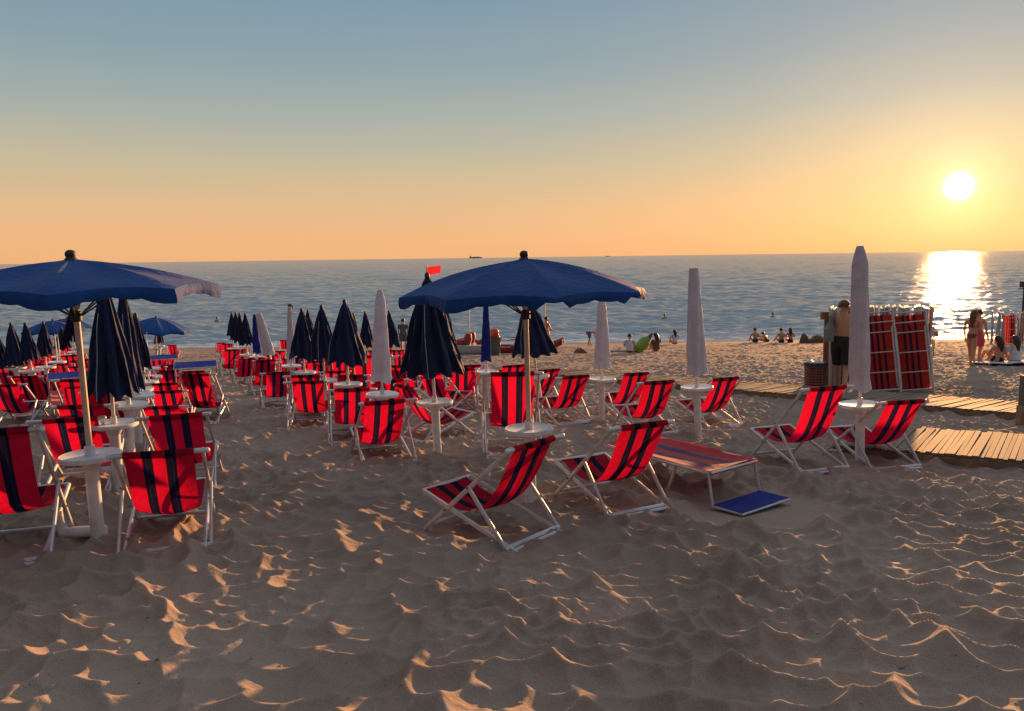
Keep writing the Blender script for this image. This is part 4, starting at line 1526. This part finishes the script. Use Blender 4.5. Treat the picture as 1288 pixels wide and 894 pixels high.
# boats
def hull(m, x0, y0, L, w, h, rise=0.25):
    rings = []
    for i in range(15):
        t = i / 14
        k = math.sin(PI * (0.04 + 0.92 * t)) ** 0.45
        zc = rise * abs(2 * t - 1) ** 3
        prof_ = [(-1, 1), (-0.95, 0.45), (-0.55, 0.05), (0, 0), (0.55, 0.05), (0.95, 0.45), (1, 1), (0.5, 1.06), (-0.5, 1.06)]
        rings.append([Vector((x0 + (t - 0.5) * L, y0 + w / 2 * k * a, zc + h * b * (0.75 + 0.25 * k))) for a, b in prof_])
    m.loft(rings)


x, y = at(588, 36)
o = empty('pedal_boat', (x, y, gz(x, y) + 0.02), R_(-14))
m = MB(); hull(m, 0, -0.45, 2.3, 0.5, 0.36); hull(m, 0, 0.45, 2.3, 0.5, 0.36)
m.build('hull', M_whitehull, o, 50)
MB().box((0, 0, 0.42), (1.7, 1.3, 0.07)).build('deck', M_whitehull, o, 0)
for s in (-1, 1):
    q = MB()
    q.tube([(-0.5, s * 0.3, 0.46), (-0.35, s * 0.3, 0.50), (-0.05, s * 0.3, 0.52)], [0.20, 0.22, 0.20], 10, 1.0)
    q.tube([(0.05, s * 0.3, 0.5), (0.12, s * 0.3, 0.75), (0.16, s * 0.3, 0.98)], [0.17, 0.19, 0.12], 10, 1.2)
    q.build('seat', M_redpl, o)
MB().tube([(0.5, 0, 0.45), (0.7, 0, 0.60), (0.95, 0, 0.62)], [0.14, 0.12, 0.05], 8).build('steering_console', M_redpl, o)
tag(o, 'white hulled pedal boat with red seats beached left of the blue sleeve', 'pedal boat')

x, y = at(648, 37)
o = empty('rescue_catamaran', (x, y, gz(x, y) + 0.02), R_(-8))
for s in (-1, 1):
    m = MB(); hull(m, 0, s * 0.5, 4.6, 0.34, 0.30, 0.42)
    m.build('hull', M_redpl, o, 50)
for xx in (-0.9, 0.0, 0.9):
    MB().box((xx, 0, 0.36), (0.22, 1.25, 0.05)).build('thwart', M_redpl, o, 0)
q = MB()
q.tube([(0.25, 0, 0.38), (0.28, 0, 0.62), (0.4, 0, 0.95)], [0.26, 0.22, 0.08], 10)
q.build('seat', M_redpl, o)
for s in (-1, 1):
    MB().tube([(-0.3, s * 0.55, 0.62), (1.7, s * 0.75, 1.0)], 0.025, 6).build('oar', M_timber, o)
tag(o, 'red rowing rescue catamaran with upturned bows behind the grey bin', 'rescue boat')

x, y = at(623, 34.5)
o = empty('bucket_bin', (x, y, gz(x, y) - 0.02))
MB().lathe([(0.19, 0), (0.20, 0.0), (0.26, 0.78), (0.28, 0.80), (0.28, 0.83), (0.25, 0.83), (0.24, 0.5), (0.02, 0.48)], 20).build('bucket', M_grey, o)
tag(o, 'grey bucket shaped bin on the sand right of the blue sleeve', 'bin')
o2 = empty('life_vest_pile', (x, y, gz(x, y) + 0.55))
q = MB()
for k in range(6):
    a = k * 1.05
    q.ball((0.10 * math.cos(a) - 0.03, 0.10 * math.sin(a), 0.22 + 0.13 * (k % 3)), (0.15, 0.13, 0.17), 10, 8)
q.build('vest', M_orange, o2)
MB().tube([(-0.1, -0.2, 0.3), (0.0, -0.24, 0.42), (0.1, -0.2, 0.3)], 0.02, 6).build('vest_strap', M_redpl, o2)
tag(o2, 'bright orange floats heaped in the grey bin by the boats', 'floats')

# white posts and crossbar by the boats
x, y = at(638, 39)
o = empty('goal_frame', (x, y, gz(x, y)))
for s in (-1, 1):
    MB().tube([(s * 1.9, 0, -0.2), (s * 1.9, 0, 2.38)], 0.035, 8).build('post', M_plastic, o)
MB().tube([(-1.93, 0, 2.38), (1.93, 0, 2.38)], 0.03, 8).build('crossbar', M_plastic, o)
tag(o, 'white goal frame of two posts and a crossbar behind the boats', 'frame')


def flagpole(px, d, top_py, fl_w, fl_h, label, side=1):
    x, y = at(px, d)
    v = ray(px, top_py)
    zt = CAM_H + v.z * (y / v.y)
    z = gz(x, y)
    o = empty('flag_pole', (x, y, z))
    MB().tube([(0, 0, -0.2), (0, 0, zt - z + 0.1)], 0.035, 8).build('pole', M_plastic, o)
    V, fs = [], []
    for i in range(11):
        for j in range(7):
            a, b = i / 10, j / 6
            V.append((side * a * fl_w, 0.12 * math.sin(5 * a) * a, zt - z - b * fl_h * (1 - 0.12 * a) + 0.10 * a))
    for i in range(10):
        for j in range(6):
            q_ = i * 7 + j
            fs.append((q_, q_ + 1, q_ + 8, q_ + 7))
    MB().add(V, fs).build('flag', M_flag, o, 60)
    tag(o, label, 'flag')


flagpole(539, 39, 336, 0.72, 0.42, 'red flag flying above the tip of the largest navy parasol')
flagpole(558, 41, 376, 0.22, 0.36, 'tiny red pennant hanging by the slate navy parasol')

# thin hooked pole by the sea
x, y = at(369, 33)
o = empty('shower_pole', (x, y, gz(x, y)))
MB().tube([(0, 0, -0.1), (0, 0, 2.15)], 0.035, 8).build('pole', M_darkmetal, o)
MB().tube([(0, 0, 2.15), (0.03, 0, 2.25), (-0.02, 0, 2.30), (-0.14, 0, 2.26)], [0.035, 0.04, 0.06, 0.075], 8).build('shower_head', M_darkmetal, o)
tag(o, 'thin dark pole with a hooked head by the sea left of the slim white sleeve', 'pole')

# mast with a device at the right edge
x, y = at(1284, 41)
o = empty('light_mast', (x, y, gz(x, y)))
MB().tube([(0, 0, -0.1), (0, 0, 3.05)], 0.06, 8).build('mast', M_darkmetal, o)
MB().box((-0.08, 0, 3.08), (0.26, 0.2, 0.34)).build('lamp_box', M_darkmetal, o, 0)
MB().tube([(-0.3, 0, 2.85), (0.3, 0, 2.85)], 0.035, 6).build('cross_arm', M_darkmetal, o)
tag(o, 'dark mast with a box on top above the far stack at the right edge', 'mast')

# little sign on a thin pole by the glitter
x, y = at(1175, 29)
o = empty('sign_post', (x, y, gz(x, y)))
MB().tube([(0, 0, -0.1), (0, 0, 0.75)], 0.018, 6).build('post', M_darkmetal, o)
MB().box((0, 0, 0.78), (0.26, 0.03, 0.2)).build('sign_board', M_timber, o, 0)
tag(o, 'little dark sign on a thin post between the lounger stack and the walking woman', 'sign')

# wire bin with white litter
x, y = at(1027, 15.4)
z = -SLOPE * (y - Y0)
o = empty('wire_bin', (x, y, z - 0.05))
m = MB()
for k in range(11):
    zz = 0.06 + 0.055 * k
    rr_ = 0.19 + 0.02 * k / 11
    m.tube([(rr_ * math.cos(a), rr_ * math.sin(a), zz) for a in [2 * PI * j / 16 for j in range(17)]], 0.012, 5)
for j in range(10):
    a = 2 * PI * j / 10
    m.tube([(0.19 * math.cos(a), 0.19 * math.sin(a), 0), (0.21 * math.cos(a), 0.21 * math.sin(a), 0.66)], 0.012, 5)
m.build('wire_basket', M_rustwire, o)
MB().lathe([(0.205, 0.62), (0.225, 0.63), (0.225, 0.69), (0.20, 0.69)], 20).build('rim', M_darkmetal, o)
MB().lathe([(0.17, 0.03), (0.175, 0.62), (0.02, 0.60)], 16).build('liner', M_redpl, o)
tag(o, 'rusty wire litter bin left of the walking man', 'bin')
o2 = empty('paper_litter', (x, y, z + 0.58))
q = MB()
for k in range(7):
    a = k * 0.9
    q.ball((0.11 * math.cos(a), 0.11 * math.sin(a), 0.03 + 0.03 * (k % 2)), (0.07, 0.07, 0.05), 7, 5)
q.build('paper', M_plastic, o2)
tag(o2, 'crumpled white litter heaped in the wire bin', 'litter')

# white pipe stub lying by the nearest table post
x, y = hit(103, 676)
o = empty('pipe_stub', (x, y, gz(x, y) + 0.045), R_(6))
MB().tube([(-0.14, 0, 0.0), (0.17, 0.01, 0.0)], [0.042, 0.042], 14).build('pipe', M_plastic, o)
MB().tube([(-0.12, 0, 0.0), (-0.16, 0.02, 0.07), (-0.17, 0.03, 0.18)], [0.041, 0.038, 0.034], 12).build('elbow', M_plastic, o)
tag(o, 'white plastic pipe elbow lying on the sand by the nearest left table post', 'pipe')

# ships on the horizon
M_ship = simple('hazy grey ship paint', (0.45, 0.36, 0.30), 0.9)
def ship(px, d, L, label):
    x, y = at(px, d)
    o = empty('cargo_ship', (x, y, SEA_Z))
    m = MB()
    rings = []
    for i in range(9):
        t = i / 8
        k = 1 if 0.1 < t < 0.85 else 0.5
        rings.append([Vector(((t - 0.5) * L, L * 0.07 * k * a, L * 0.09 * b)) for a, b in ((-1, 1), (-0.8, 0), (0.8, 0), (1, 1))])
    m.loft(rings)
    m.build('hull', M_ship, o, 30)
    MB().box((-L * 0.36, 0, L * 0.14), (L * 0.1, L * 0.1, L * 0.1)).build('bridge_house', M_ship, o, 0)
    MB().box((L * 0.05, 0, L * 0.105), (L * 0.55, L * 0.1, L * 0.03)).build('cargo', M_ship, o, 0)
    tag(o, label, 'ship')


ship(600, 9000, 150, 'long grey ship on the horizon above the central canopy edge')
ship(764, 9500, 60, 'tiny grey ship on the horizon right of the central parasol')

# crumbs, shell bits and small dry clods scattered on the near sand
rr = random.Random(21)
m = MB()
for k in range(420):
    yy = 2.6 * (11.0 / 2.6) ** rr.random()
    xx = rr.uniform(-0.75, 0.75) * yy
    zz = gz(xx, yy)
    q = rr.uniform(0.003, 0.009) * (1 if rr.random() < 0.9 else 1.8)
    rings = []
    for (t, f) in ((-0.6, 0.55), (0.1, 1.0), (0.7, 0.5)):
        rings.append([Vector((xx + q * f * math.cos(a) * rr.uniform(0.7, 1.3), yy + q * f * math.sin(a) * rr.uniform(0.7, 1.3), zz + q * t * 0.8)) for a in [2 * PI * j / 6 for j in range(6)]])
    m.loft(rings)
o = m.build('sand_debris', simple('shell crumbs', (0.30, 0.24, 0.20), 0.8, 0.7, 3.0), None, 30)
tag(o, kind='stuff')
